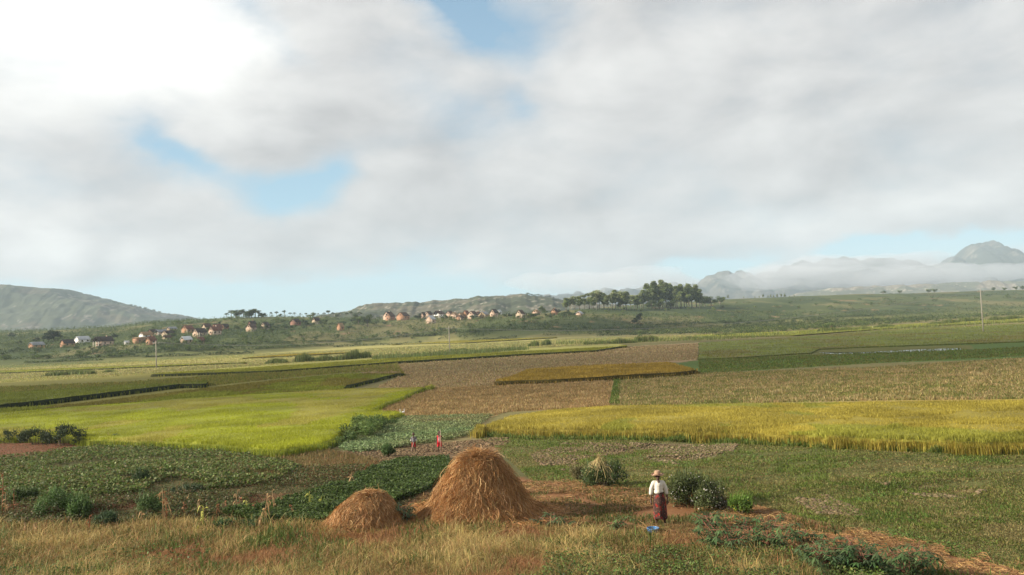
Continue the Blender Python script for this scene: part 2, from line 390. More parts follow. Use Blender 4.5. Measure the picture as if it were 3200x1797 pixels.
def ground_colour(x, y, z):
    px, py = proj(x, y, z)
    c = np.empty((len(x), 3)); c[:] = (.17, .15, .06); c[(y < 62) & (y > 5)] = (.095, .09, .035)
    k = sstep(.9, 1.1, y / np.interp(1600 + FPX * x / np.maximum(y, 20), HX, HD0))[:, None]
    n1 = fbm(x / 45, y / 90, 21, 4); n2 = fbm(x / 14, y / 30, 31, 3)
    hill = np.where((n1 > .12)[:, None], (.145, .135, .058), np.where((n1 < -.04)[:, None], (.05, .07, .025), (.08, .098, .035)))
    hill = np.where((n2 > .25)[:, None], (.22, .15, .08), hill)
    base = np.array([.21, .20, .075])
    for poly, col, w in PLOTS:
        wx = fbm(x / 1.7, y / 2.6, 41, 3) * w * 2; wy = fbm(x / 1.7 + 50, y / 2.6, 43, 3) * w
        m = inpoly(px + wx, py + wy, poly) & (y > 5)
        c[m] = np.asarray(col)
    c = np.where(y[:, None] < 5, (.13, .12, .045), c)
    stripes = (np.sin(px * .004 + py * .0 + y * .23 + 3 * n1) * .10) * ((y > 220) & (y < 720))
    c = c * (1 + stripes[:, None] * 1.2)
    c = c * (1 - k) + hill * k
    green = (fbm(x / 2.2, y / 2.2, 61, 3) * 1.3)[:, None]
    near = ((y < 60) & (y > 5))[:, None]
    c = np.where(near & (green > .30), c * .7 + np.array([.06, .085, .022]) * .3, c)
    return c
nS, nU = 940, 900
ss = np.geomspace(5, 9500, nS); uu = np.linspace(-1.25, 1.25, nU)
UU, SS = np.meshgrid(uu, ss)
gx = (UU * SS).ravel(); gy = (SS - 35).ravel(); gz = terr(gx, gy)
gi = (np.arange(nS - 1)[:, None] * nU + np.arange(nU - 1)[None, :]).ravel()
def ground_extra(nt, tcn, c):
    n = nd(nt, 'ShaderNodeTexNoise', {0: tcn.outputs['Object'], 'Scale': 1.3, 'Detail': 9.0, 'Roughness': .75})
    f = mth(nt, 'MULTIPLY_ADD', mth(nt, 'SUBTRACT', n.outputs[0], .5), 1.3, 1.0)
    return mixc(nt, 1.0, c, nd(nt, 'ShaderNodeCombineColor', {0: f, 1: f, 2: f}).outputs[0], 'MULTIPLY')
M_ground = pmat('field_soil', .95, nscale=.05, namp=.22, bump=.12, bscale=3.0, spec=.1, extra=ground_extra)
ground = mk('ground', np.c_[gx, gy, gz], np.c_[gi, gi + 1, gi + nU + 1, gi + nU], ground_colour(gx, gy, gz), M_ground, smooth=True)
tag(ground, kind='structure')

# ------------------------------------------------------------------ far hills
def ridge(name, prof, d, depth, foot, cols, seed, rough=1.0, rockthr=.62):
    px = np.linspace(prof[0][0], prof[-1][0], 360); py = np.interp(px, [p[0] for p in prof], [p[1] for p in prof])
    e = rayD(px / 1.2422, py / 1.2422); ang = e[:, 2] / e[:, 1]; u = e[:, 0] / e[:, 1]
    zt = EYE + ang * d + fbm(px / 22, px * 0, seed + 30, 4) * d / FPX * (9 if rough < 1.45 else 20) * rough
    k = np.linspace(0, 1, 120); V = []
    for t in k:                        # t = 0 foot nearest to the eye, crest at .6, back slope after
        y = d - depth * (1 - t / .6) if t < .6 else d + depth * (t - .6) * 1.5
        s = math.sin(min(t / .6, 1) * math.pi / 2) ** 1.15 if t < .6 else math.cos((t - .6) / .4 * math.pi / 2)
        yy = np.full_like(u, y); xx = u * d * (1 + (y / d - 1) * .6)
        nz = fbm(xx / depth * 3.2, yy / depth * 3.2, seed, 6) * depth * .085 * rough * min(1, abs(1 - t / .6) * 4 + .03) * (s > .02)
        fine = fbm(xx / depth * 25, yy / depth * 25, seed + 5, 3) * depth * .006 * rough
        V.append(np.stack([xx, yy, foot + (zt - foot) * s + nz + fine], 1))
    V = np.concatenate(V); n = len(px)
    i = (np.arange(119)[:, None] * n + np.arange(n - 1)[None, :]).ravel()
    q = fbm(V[:, 0] / depth * 7, V[:, 1] / depth * 7, seed + 9, 5)[:, None]; q2 = fbm(V[:, 0] / depth * 55, V[:, 1] / depth * 40, seed + 12, 4)[:, None]
    c = np.where(q > .07, cols[1], cols[0]) * 1.0
    c = np.where((q2 > rockthr - .5) & (q > -.05), cols[2], c)
    return tag(mk(name, V, np.c_[i, i + 1, i + n + 1, i + n], c, M_hill, smooth=True), kind='structure')
M_hill = pmat('hill_scrub_and_rock', .95, nscale=.02, namp=.3, bump=1.0, bscale=.06, spec=.1)
ridge('hill', [(-500, 1040), (-250, 985), (-80, 945), (0, 922), (50, 907), (100, 902), (200, 904), (240, 912), (270, 925), (300, 933), (380, 955), (450, 967), (520, 984), (600, 998), (700, 1015), (850, 1050)],
      2500, 700, -5, [(.075, .085, .05), (.11, .10, .065), (.20, .18, .15)], 2, 1.4, .68)
ridge('hill', [(880, 1035), (1000, 988), (1080, 974), (1150, 955), (1200, 947), (1260, 947), (1350, 941), (1450, 933), (1560, 925), (1640, 923), (1700, 929), (1760, 936), (1850, 946), (2000, 958), (2200, 975), (2400, 1000)],
      1400, 380, 2, [(.065, .075, .045), (.12, .11, .075), (.24, .215, .165)], 6, 1.2, .66)
ridge('mountain', [(1500, 960), (1750, 925), (1950, 898), (2150, 890), (2240, 852), (2310, 850), (2350, 857), (2420, 856), (2480, 838), (2600, 822), (2750, 825), (2860, 838), (2940, 820), (3000, 796), (3030, 770), (3055, 757), (3098, 753), (3122, 768), (3140, 784), (3172, 800), (3185, 818), (3215, 840), (3300, 850), (3500, 870), (3800, 920)],
      4600, 1300, 0, [(.045, .052, .045), (.08, .078, .065), (.13, .12, .10)], 4, 1.5, .64)
ridge('hill', [(2300, 960), (2500, 915), (2700, 900), (2850, 893), (3000, 890), (3150, 887), (3300, 890), (3600, 905), (3900, 960)],
      3200, 700, 0, [(.10, .10, .06), (.16, .13, .09), (.26, .23, .18)], 8, 1.0, .66)
# ------------------------------------------------------------------ crops
def wpoly(poly, h=0.0, step=None):
    P = []; n = len(poly)
    for k in range(n):                       # densify in picture space, then land each point on the ground
        a, b = poly[k], poly[(k + 1) % n]; m = max(1, int(math.hypot(b[0] - a[0], b[1] - a[1]) / (step or 14)))
        for j in range(m):
            t = j / m; ta = (a[2] if len(a) > 2 else 0) * (1 - t) + (b[2] if len(b) > 2 else 0) * t
            P.append((a[0] + (b[0] - a[0]) * t, a[1] + (b[1] - a[1]) * t, ta))
    P = np.array(P)
    return hit(P[:, 0], P[:, 1], P[:, 2] * h)[:, :2]
def scatter(WP, n, g=None, p=1.0):
    g = g or rng; WP = np.asarray(WP); u = WP[:, 0] / WP[:, 1]; out = []; got = 0
    lo, hi = WP[:, 1].min(), WP[:, 1].max()
    for _ in range(60):
        m = n * 2; uu = g.uniform(u.min(), u.max(), m); r = g.uniform(0, 1, m)
        if p == 1.0: y = lo * (hi / lo) ** r
        else: y = 1 / (1 / lo + (1 / hi - 1 / lo) * r)      # denser still when near
        x = uu * y; k = inpoly(x, y, WP); out.append(np.c_[x, y][k]); got += k.sum()
        if got >= n: break
    q = np.concatenate(out)[:n]
    return np.c_[q, terr(q[:, 0], q[:, 1])]
def crop(name, label, cat, poly, h, topc, side_shade, ntuft, tw, th, seed=1, patch=None, kind='stuff', mat=None, edge=1.0, nat=None, lean=.3, taper=None):
    taper = (h > .64 and ntuft > 99999) if taper is None else taper
    g = np.random.default_rng(seed)
    WP = wpoly(poly, h)
    WP = WP + np.c_[fbm(WP[:, 0] * 1.5, WP[:, 1] * 1.5, seed, 2), fbm(WP[:, 0] * 1.5, WP[:, 1] * 1.5, seed + 3, 2)] * .9 * edge
    n = len(WP); I = scatter(WP, 1500, g)[:, :2]
    pts = [Vector(p) for p in WP] + [Vector(p) for p in I]
    vo, eo, fo, *_ = geometry.delaunay_2d_cdt(pts, [], [list(range(n))], 1, 1e-5)
    V = np.array([[v[0], v[1]] for v in vo]); F = np.array([f for f in fo if len(f) == 3])
    zt = terr(V[:, 0], V[:, 1]) + h * .86 * np.where(np.arange(len(V)) < n, .55 if taper else 1, 1) + fbm(V[:, 0] / 2.5, V[:, 1] / 2.5, seed, 3) * h * .35
    a = V[F[:, 0]]; b = V[F[:, 1]]; c = V[F[:, 2]]
    fl = ((b - a)[:, 0] * (c - a)[:, 1] - (b - a)[:, 1] * (c - a)[:, 0]) < 0; F[fl] = F[fl][:, ::-1]
    def colour(x, y):
        cc = vcol(topc, len(x), .0, .0); k = fbm(x / 9, y / 16, seed + 20, 4)
        if nat is not None: cc = np.where((k > .07)[:, None], np.asarray(nat), cc)
        return cc * (1 + .8 * fbm(x / 3.2, y / 4, seed + 30, 4))[:, None]
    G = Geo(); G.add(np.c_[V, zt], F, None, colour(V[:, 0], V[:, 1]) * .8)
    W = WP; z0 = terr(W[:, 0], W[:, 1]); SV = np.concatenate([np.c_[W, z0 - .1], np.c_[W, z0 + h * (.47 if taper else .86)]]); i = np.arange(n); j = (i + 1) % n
    G.add(SV, None, np.c_[i, j, j + n, i + n], side_shade)  # walls darker than the top: shade of the field edges put into the colour
    P = scatter(WP, ntuft, g); k = np.sqrt(P[:, 1] / P[:, 1].min()); P[:, 2] += h * .72
    cc = colour(P[:, 0], P[:, 1]) * (1 + g.normal(0, .16, (len(P), 1)))
    G.add(*blades(P, h * .14 + th * g.uniform(.3, 1.2, len(P)), tw * k * g.uniform(.6, 1.5, len(P)), np.clip(cc, .004, .9), lean, g=g))
    # standing stems along the margin, most in the same painted shade tone
    m = int(ntuft * .2); e = g.integers(0, n, m); t = g.uniform(0, 1, (m, 1)); Q = W[e] * (1 - t) + W[(e + 1) % n] * t + g.normal(0, .16, (m, 2))
    keep = np.abs(Q[:, 0] / Q[:, 1]) < .9; Q = Q[keep]
    kk = Q[:, 1] / P[:, 1].min(); Qz = np.c_[Q, terr(Q[:, 0], Q[:, 1])]
    cs = vcol(np.asarray(side_shade) * 1.0, len(Q), .25, .08, g); cs[::3] = vcol(topc, len(cs[::3]), .2, .05, g)
    G.add(*blades(Qz, h * g.uniform(.4, .85, len(Q)), tw * 1.1 * kk ** .6, cs, lean * .6, g=g))
    o = G.mk(name, mat or M_rice)
    return tag(o, label, cat, kind=kind), WP
GOLD = (.38, .315, .055); GREEN = (.33, .355, .024); OLV = (.20, .205, .03)
_, WK = crop('rice_field', 'wide golden ripe rice field stretching to the right edge behind the meadow', 'rice field',
     [(1195, 1092), (1330, 1102), (1600, 1104), (1900, 1116), (2200, 1130), (2400, 1139), (2800, 1150), (2950, 1150), (2950, 1000, 1), (2576, 1003, 1), (2200, 1008, 1), (1900, 1012, 1), (1530, 1019, 1), (1400, 1027, 1), (1290, 1042, 1), (1200, 1074, 1)],
     .72, GOLD, (.29, .235, .04), 230000, .018, .13, 3, nat=(.29, .285, .045))
_, WC = crop('rice_field', 'bright yellow green rice field left of the two children', 'rice field',
     [(-250, 1112), (185, 1114), (195, 1120), (400, 1128), (560, 1140), (700, 1154), (822, 1132), (870, 1098), (965, 1068), (1012, 1052), (925, 1044), (1010, 1008), (1085, 976), (1085, 972, 1), (860, 976, 1), (600, 990, 1), (-250, 1052, 1)],
     .65, GREEN, (.17, .21, .028), 190000, .020, .12, 5, nat=(.37, .34, .06))
crop('rice_field', 'olive green rice field with a pointed corner behind the bright green one', 'rice field',
     [(-250, 1052.5, 1), (300, 1012.5, 1), (600, 990.5, 1), (860, 977, 1), (875, 978), (950, 960), (1014, 943), (1014, 938, 1), (860, 940, 1), (700, 955, 1), (520, 976, 1), (200, 1015, 1), (-250, 1045, 1)],
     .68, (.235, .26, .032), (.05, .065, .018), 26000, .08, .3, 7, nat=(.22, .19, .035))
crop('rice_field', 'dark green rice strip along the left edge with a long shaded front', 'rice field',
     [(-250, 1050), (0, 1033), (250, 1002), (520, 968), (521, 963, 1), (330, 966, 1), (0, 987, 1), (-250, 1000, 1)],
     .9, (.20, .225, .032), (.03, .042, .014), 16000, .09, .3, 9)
crop('rice_field', 'long thin yellow green rice strip crossing the middle of the valley', 'rice field',
     [(380, 948), (700, 938), (1000, 915), (1290, 897), (1500, 886), (1575, 873), (1575, 870, 1), (1290, 884, 1), (1130, 893, 1), (1000, 900, 1), (700, 920, 1), (400, 938, 1)],
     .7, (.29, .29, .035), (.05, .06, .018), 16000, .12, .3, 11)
crop('rice_field', 'island of orange ripe rice in the middle of brown stubble', 'rice field',
     [(1247, 970), (1400, 966), (1540, 957), (1700, 948), (1755, 941), (1755, 931, 1), (1715, 920, 1), (1682, 911, 1), (1500, 918, 1), (1330, 928, 1), (1290, 945, 1)],
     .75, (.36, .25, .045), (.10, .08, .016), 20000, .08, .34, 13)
crop('rice_field', 'deep green rice block right of the brown stubble, beside the pond', 'rice field',
     [(1757, 905), (1850, 902), (2040, 890), (2060, 880), (2200, 874), (2440, 866), (2900, 850), (2900, 800, 1), (2576, 815, 1), (2250, 828, 1), (2000, 848, 1), (1760, 862, 1)],
     .3, (.22, .25, .042), (.12, .14, .03), 22000, .12, .25, 15, nat=(.22, .20, .038))
crop('rice_field', 'sunlit yellow green rice strip below the right slope', 'rice field',
     [(1740, 850), (2000, 846), (2300, 823), (2900, 795), (2900, 780, 1), (2300, 814, 1), (2000, 832, 1), (1760, 842, 1)],
     .5, (.30, .31, .035), (.12, .12, .03), 8000, .16, .25, 17)
crop('rice_field', 'narrow yellow rice strip at the foot of the middle village slope', 'rice field',
     [(985, 868), (1170, 864), (1400, 851), (1400, 847, 1), (1160, 856, 1), (990, 866, 1)],
     .6, (.33, .29, .035), (.10, .10, .03), 4000, .2, .25, 19)
crop('rice_field', 'golden rice strip below the left village, ending at the reeds', 'rice field',
     [(610, 903), (760, 896), (880, 889), (880, 886, 1), (720, 891, 1), (612, 900, 1)],
     .5, (.33, .26, .035), (.07, .07, .02), 3500, .2, .25, 21)
crop('rice_field', 'far left yellow green rice strip before the terraces', 'rice field',
     [(-250, 950), (60, 938), (380, 925), (620, 914), (620, 911, 1), (300, 921, 1), (-250, 942, 1)],
     .5, (.29, .30, .04), (.08, .09, .025), 6000, .18, .25, 23)

# pond in a thin stand of rice
pp = [(2060, 888), (2100, 892), (2200, 891), (2330, 885), (2420, 879), (2410, 876.5), (2300, 880.5), (2180, 886.5), (2100, 889)]
WPn = wpoly(pp); cxy = WPn.mean(0)
zp = terr(WPn[:, 0], WPn[:, 1]).mean() + .05
nP = len(WPn)
M_water = bpy.data.materials.new('pond_water'); M_water.use_nodes = True
_nt = M_water.node_tree; _p = _nt.nodes['Principled BSDF']; _p.inputs['Base Color'].default_value = (.05, .05, .03, 1); _p.inputs['Roughness'].default_value = .06
_n = nd(_nt, 'ShaderNodeTexNoise', {'Scale': 3.0, 'Detail': 3.0}); _b = nd(_nt, 'ShaderNodeBump', {'Height': _n.outputs[0], 'Strength': .05, 'Distance': .02}); _nt.links.new(_b.outputs[0], _p.inputs['Normal'])
pond = mk('water', np.concatenate([np.c_[WPn, np.full(nP, zp)], [[cxy[0], cxy[1], zp]]]), np.array([[nP, i, (i + 1) % nP] for i in range(nP)]), None, M_water)
tag(pond, kind='structure')
g = np.random.default_rng(5)
P = scatter(WPn, 1100, g); G = Geo().add(*blades(P, g.uniform(.1, .3, len(P)), .10, vcol((.13, .16, .035), len(P), .2), .3, g=g))
tag(G.mk('flooded_rice', M_grass), 'thin rice shoots standing in the pond water', 'rice', kind='stuff')

# low growth between the paddies
def blade_stuff(name, label, cat, poly, n, h, w, cols, lean=.4, off=0, seed=1, mat=None, p=1.0, patch=None, hv=.35, maxd=None):
    g = np.random.default_rng(seed); WPx = wpoly(poly); P = scatter(WPx, n, g, p)
    if patch is not None:
        f = fbm(P[:, 0] / patch[0], P[:, 1] / patch[0], seed + 7, 3); P = P[f > patch[1]]
    k = g.integers(0, len(cols), len(P)); kk = fbm(P[:, 0] / 1.6, P[:, 1] / 1.6, seed + 2, 3)
    k = np.where(kk > .12, 0, np.where(kk < -.12, len(cols) - 1, k))
    base = np.asarray(cols)[k]; dist = np.maximum(P[:, 1] / P[:, 1].min(), 1) ** .7
    hh = h * np.exp(g.normal(0, hv, len(P))) * (1 + kk * 1.2)
    G = Geo().add(*blades(P, np.clip(hh, h * .25, h * 3), w * dist * g.uniform(.6, 1.4, len(P)), vcol(base, len(P), .2, .06, g), lean, g=g))
    return tag(G.mk(name, mat or M_grass), label, cat, kind='stuff')
blade_stuff('rice_stubble', 'tan cut rice stubble in front of the orange rice island', 'stubble',
            [(920, 1045), (1085, 977), (1250, 972), (1540, 958), (1535, 1022), (1280, 1036), (1230, 1048), (1010, 1052)], 95000, .16, .048, [(.42, .30, .14), (.36, .24, .10), (.26, .19, .08)], .3, seed=31)
blade_stuff('rice_stubble', 'brown rice stubble around the orange rice island', 'stubble',
            [(870, 935), (1013, 915), (1290, 898), (1575, 873), (1755, 865), (1755, 905), (1330, 927), (1250, 970), (1085, 976), (950, 974), (1013, 944)], 40000, .2, .12, [(.42, .32, .17), (.36, .27, .14), (.31, .25, .11)], .3, seed=32)
blade_stuff('rice_stubble', 'grey green weedy stubble behind the golden rice field', 'stubble',
            [(1560, 957), (1755, 940), (2200, 925), (2800, 885), (2800, 1002), (2200, 1008), (1900, 1014), (1535, 1022)], 130000, .17, .048, [(.36, .28, .13), (.28, .23, .085), (.17, .18, .05)], .35, seed=33)
blade_stuff('grass', 'green grass on the narrow bank between two stubble fields', 'grass',
            [(1533, 1020), (1545, 958), (1562, 957), (1556, 1000), (1558, 1018)], 3000, .2, .07, [(.14, .19, .035), (.10, .15, .03)], .5, seed=34)
blade_stuff('grass', 'short green weeds before the stubble fields at right', 'grass',
            [(1757, 906), (2050, 893), (2440, 880), (2800, 860), (2800, 885), (2200, 914), (1760, 940)], 22000, .15, .11, [(.13, .18, .035), (.11, .14, .03), (.17, .16, .04)], .5, seed=35)
# meadow at the right
MEAD = [(1200, 1100), (1340, 1103), (1900, 1114), (2300, 1134), (2900, 1152), (3000, 1600), (2576, 1447), (2100, 1320), (1700, 1232), (1340, 1212), (1250, 1130)]
blade_stuff('grass', 'short green and olive grass of the rough meadow at right', 'grass', MEAD, 190000, .05, .018,
            [(.135, .175, .035), (.19, .185, .05), (.16, .15, .05), (.24, .20, .08)], .9, seed=36, p=2)
blade_stuff('grass', 'taller tufts of grass scattered over the rough meadow', 'grass', MEAD, 70000, .075, .016,
            [(.10, .155, .03), (.15, .18, .04), (.20, .17, .06)], .6, seed=37, p=2, patch=(2.0, .10))
# foreground of dry grass on the embankment
blade_stuff('dry_grass', 'tall dry brown grass along the near edge of the picture', 'grass',
            [(-300, 1335), (200, 1322), (450, 1318), (800, 1325), (1050, 1322), (1400, 1336), (1560, 1352), (1720, 1356), (1950, 1395), (2050, 1450), (2100, 1620), (-300, 1620)], 260000, .21, .009,
            [(.44, .33, .13), (.34, .24, .095), (.25, .21, .07), (.14, .15, .04), (.30, .16, .07)], 1.1, seed=38, p=2)
blade_stuff('green_weeds', 'green weeds growing through the dry grass near the camera', 'weeds',
            [(-300, 1330), (450, 1316), (1050, 1322), (1560, 1350), (1740, 1352), (2100, 1425), (2576, 1470), (2700, 1640), (-300, 1640)], 90000, .2, .018,
            [(.09, .13, .028), (.13, .15, .04)], .7, seed=39, p=2, patch=(1.4, .05))

def leaf_stuff(name, label, cat, poly, n, s, cols, zr=(.02, .2), seed=1, patch=None, mat=None, p=2, mound=0, up=.9):
    g = np.random.default_rng(seed); P = scatter(wpoly(poly), n, g, p)
    f = fbm(P[:, 0] / (patch[0] if patch else 2), P[:, 1] / (patch[0] if patch else 2), seed + 7, 3)
    if patch is not None: P = P[f > patch[1]]; f = f[f > patch[1]]
    P[:, 2] += g.uniform(*zr, len(P)) + mound * np.clip(fbm(P[:, 0] / .8, P[:, 1] / .8, seed + 3, 2) + .15, 0, 1)
    k = g.integers(0, len(cols), len(P)); c = vcol(np.asarray(cols)[k], len(P), .22, .06, g)
    G = Geo().add(*leaves(P, s * g.uniform(.6, 1.4, len(P)) * (P[:, 1] / 20).clip(1, 9) ** .4, c, up, .7, g))
    return tag(G.mk(name, mat or M_leaf), label, cat, kind='stuff')
leaf_stuff('sweet_potato_vines', 'dark green sweet potato leaves carpeting the left bank', 'sweet potatoes',
           [(-300, 1168), (60, 1150), (240, 1120), (420, 1126), (640, 1150), (760, 1180), (700, 1215), (480, 1240), (100, 1262), (-300, 1290)], 90000, .085, [(.085, .13, .026), (.12, .17, .036), (.06, .09, .022), (.19, .22, .08), (.15, .12, .045)], seed=41, patch=(2.6, -.16), mound=.35)
leaf_stuff('sweet_potato_vines', 'bluish green vines filling the plot left of the big haystack', 'sweet potatoes',
           [(880, 1215), (930, 1185), (1010, 1158), (1130, 1158), (1135, 1200), (1060, 1245), (1000, 1262), (900, 1325), (640, 1318), (560, 1300), (700, 1270)], 70000, .075, [(.065, .105, .024), (.09, .13, .032), (.05, .08, .02)], seed=42, mound=.3)
leaf_stuff('green_weeds', 'low green weeds between the sweet potatoes and the small haystack', 'weeds',
           [(640, 1160), (760, 1175), (930, 1165), (900, 1210), (880, 1240), (700, 1270), (560, 1300), (300, 1318), (-300, 1330), (-300, 1275), (200, 1262), (480, 1240)], 50000, .06, [(.07, .10, .03), (.10, .11, .035), (.13, .09, .04)], seed=43, patch=(2.2, -.05), mound=.2)
leaf_stuff('leafy_ground_cover', 'leafy green ground cover along the bottom right edge', 'ground cover',
           [(1350, 1425), (1500, 1405), (1800, 1398), (2010, 1410), (2200, 1440), (2300, 1600), (1200, 1600)], 60000, .055, [(.085, .14, .028), (.12, .17, .035), (.06, .09, .024), (.14, .13, .05)], zr=(.02, .3), seed=44, patch=(1.2, -.12), mound=.25)
leaf_stuff('leafy_ground_cover', 'green leaf patches peeping through dry grass at bottom left', 'ground cover',
           [(-300, 1400), (500, 1390), (800, 1410), (900, 1600), (-300, 1600)], 16000, .075, [(.10, .16, .03), (.08, .12, .03)], zr=(.02, .25), seed=45, patch=(1.8, .02), mound=.15)
# bean crop the children stand in: rosettes in rows
g = np.random.default_rng(46)
BEAN = wpoly([(850, 1132), (925, 1082), (1012, 1052), (1240, 1046), (1195, 1078), (1190, 1094), (1140, 1106), (1000, 1128), (900, 1140)])
Pb = scatter(BEAN, 4600, g); r0 = np.round(Pb[:, 1] / .8) * .8; Pb[:, 1] = Pb[:, 1] * .45 + r0 * .55
Pl = np.repeat(Pb, 8, 0) + g.normal(0, 1, (len(Pb) * 8, 3)) * (.10, .10, .05) * 1.1; Pl[:, 2] = terr(Pl[:, 0], Pl[:, 1]) + g.uniform(.05, .26, len(Pl))
fad = np.clip(fbm(Pl[:, 0] / 6, Pl[:, 1] / 6, 9, 3) * 2 + .7, 0, 1)[:, None]
Gb = Geo().add(*leaves(Pl, .13, vcol(np.array([.20, .27, .115]) * fad + np.array([.24, .19, .08]) * (1 - fad), len(Pl), .25, .05, g), 1.2, .8, g))
tag(Gb.mk('bean_plants', M_leaf), 'rows of pale green bean plants around the two children', 'bean crop', kind='stuff')
# clods
g = np.random.default_rng(47)
def clods(poly, n, col, label, s0=.05, seed=1):
    P = scatter(wpoly(poly), int(n * 1.5), g, 1); f = fbm(P[:, 0] / 1.6, P[:, 1] / 1.6, seed, 3); P = P[f > -.06]; n = len(P)
    ph = 1.618; U = np.array([[-1, ph, 0], [1, ph, 0], [-1, -ph, 0], [1, -ph, 0], [0, -1, ph], [0, 1, ph], [0, -1, -ph], [0, 1, -ph], [ph, 0, -1], [ph, 0, 1], [-ph, 0, -1], [-ph, 0, 1]], float) / 1.9
    U = U * (1.2, 1.0, .6)
    s = s0 * np.exp(g.normal(0, .4, n)); a = g.uniform(0, 6.3, n)
    V = U[None] * (1 + g.normal(0, .16, (n, 12, 3)) * 1) * s[:, None, None]
    c, q = np.cos(a)[:, None], np.sin(a)[:, None]
    V = np.stack([V[..., 0] * c - V[..., 1] * q, V[..., 0] * q + V[..., 1] * c, V[..., 2]], -1) + P[:, None, :] + np.array([0, 0, .02])
    F = np.array([[0, 11, 5], [0, 5, 1], [0, 1, 7], [0, 7, 10], [0, 10, 11], [1, 5, 9], [5, 11, 4], [11, 10, 2], [10, 7, 6], [7, 1, 8], [3, 9, 4], [3, 4, 2], [3, 2, 6], [3, 6, 8], [3, 8, 9], [4, 9, 5], [2, 4, 11], [6, 2, 10], [8, 6, 7], [9, 8, 1]])
    G = Geo().add(V.reshape(-1, 3), (np.arange(n)[:, None, None] * 12 + F).reshape(-1, 3), None, np.repeat(vcol(col, n, .25, .04, g), 12, 0))
    tag(G.mk('soil_clods', M_clod), label, 'soil clods', kind='stuff')
M_clod = pmat('soil_clod', .95, nscale=6, namp=.2, spec=.1)
clods([(1335, 1145), (1420, 1114), (1560, 1116), (1610, 1135), (1480, 1152), (1420, 1185), (1350, 1168)], 3200, (.15, .11, .065), 'broken soil clods in the meadow behind the haystack', .038)
clods([(1580, 1113), (1700, 1120), (1860, 1116), (1845, 1137), (1700, 1170), (1640, 1160)], 4200, (.165, .125, .075), 'broad strip of grey brown clods before the golden rice', .038)
clods([(1980, 1252), (2080, 1246), (2170, 1285), (2175, 1300), (2060, 1294)], 1600, (.15, .11, .065), 'turned clods in the grass right of the flowering shrub', .034)
clods([(2200, 1212), (2320, 1222), (2480, 1235), (2430, 1258), (2300, 1248)], 1600, (.165, .125, .075), 'pale clods scattered in the meadow at far right', .034)
clods([(870, 1138), (1300, 1098), (1260, 1128), (1140, 1156), (960, 1162)], 6500, (.15, .105, .06), 'dark hoed clods at the feet of the two children', .042)
# ------------------------------------------------------------------ straw
def strands(P, L, w, col, g, flat=True, drape=None):
    n = len(P); a = g.uniform(0, 2 * math.pi, n) if drape is None else None
    d = np.stack([np.cos(a), np.sin(a), g.normal(0, .12, n)], 1) if drape is None else drape
    side = np.cross(d, np.array([0, 0, 1.0]) + g.normal(0, .5, (n, 3))); side /= np.linalg.norm(side, axis=1)[:, None] + 1e-9
    b = g.normal(0, .28, (n, 1)) * side; seg = []
    for t in (0, .34, .67, 1):
        c = P + (d * (t - .3) + b * (t * (1 - t) * 2)) * L[:, None]
        seg += [c - side * w[:, None] / 2, c + side * w[:, None] / 2]
    V = np.stack(seg, 1); k = np.arange(n)[:, None] * 8
    F = np.concatenate([k + np.array([0, 1, 3, 2]), k + np.array([2, 3, 5, 4]), k + np.array([4, 5, 7, 6])])
    return V.reshape(-1, 3), None, F, np.repeat(col, 8, 0)
g = np.random.default_rng(50)
LIT = [(1020, 1290), (1060, 1245), (1320, 1200), (1500, 1216), (1700, 1238), (1860, 1262), (2030, 1310), (2240, 1352), (2576, 1425), (2800, 1500), (2400, 1460), (2200, 1420), (1950, 1372), (1740, 1362), (1560, 1358), (1400, 1335), (1000, 1318)]
P = scatter(wpoly(LIT), 80000, g, 2); f = fbm(P[:, 0] / 1.2, P[:, 1] / 1.2, 77, 3); P = P[f > -.08]; P[:, 2] += g.uniform(.005, .07, len(P))
G = Geo().add(*strands(P, g.uniform(.12, .42, len(P)), g.uniform(.006, .014, len(P)), vcol(np.array([(.30, .165, .065), (.22, .11, .042), (.36, .22, .09)])[g.integers(0, 3, len(P))], len(P), .2, .06, g), g))
tag(G.mk('loose_straw', M_straw), 'loose orange brown straw strewn on the red ground right of the big stack', 'straw', kind='stuff')

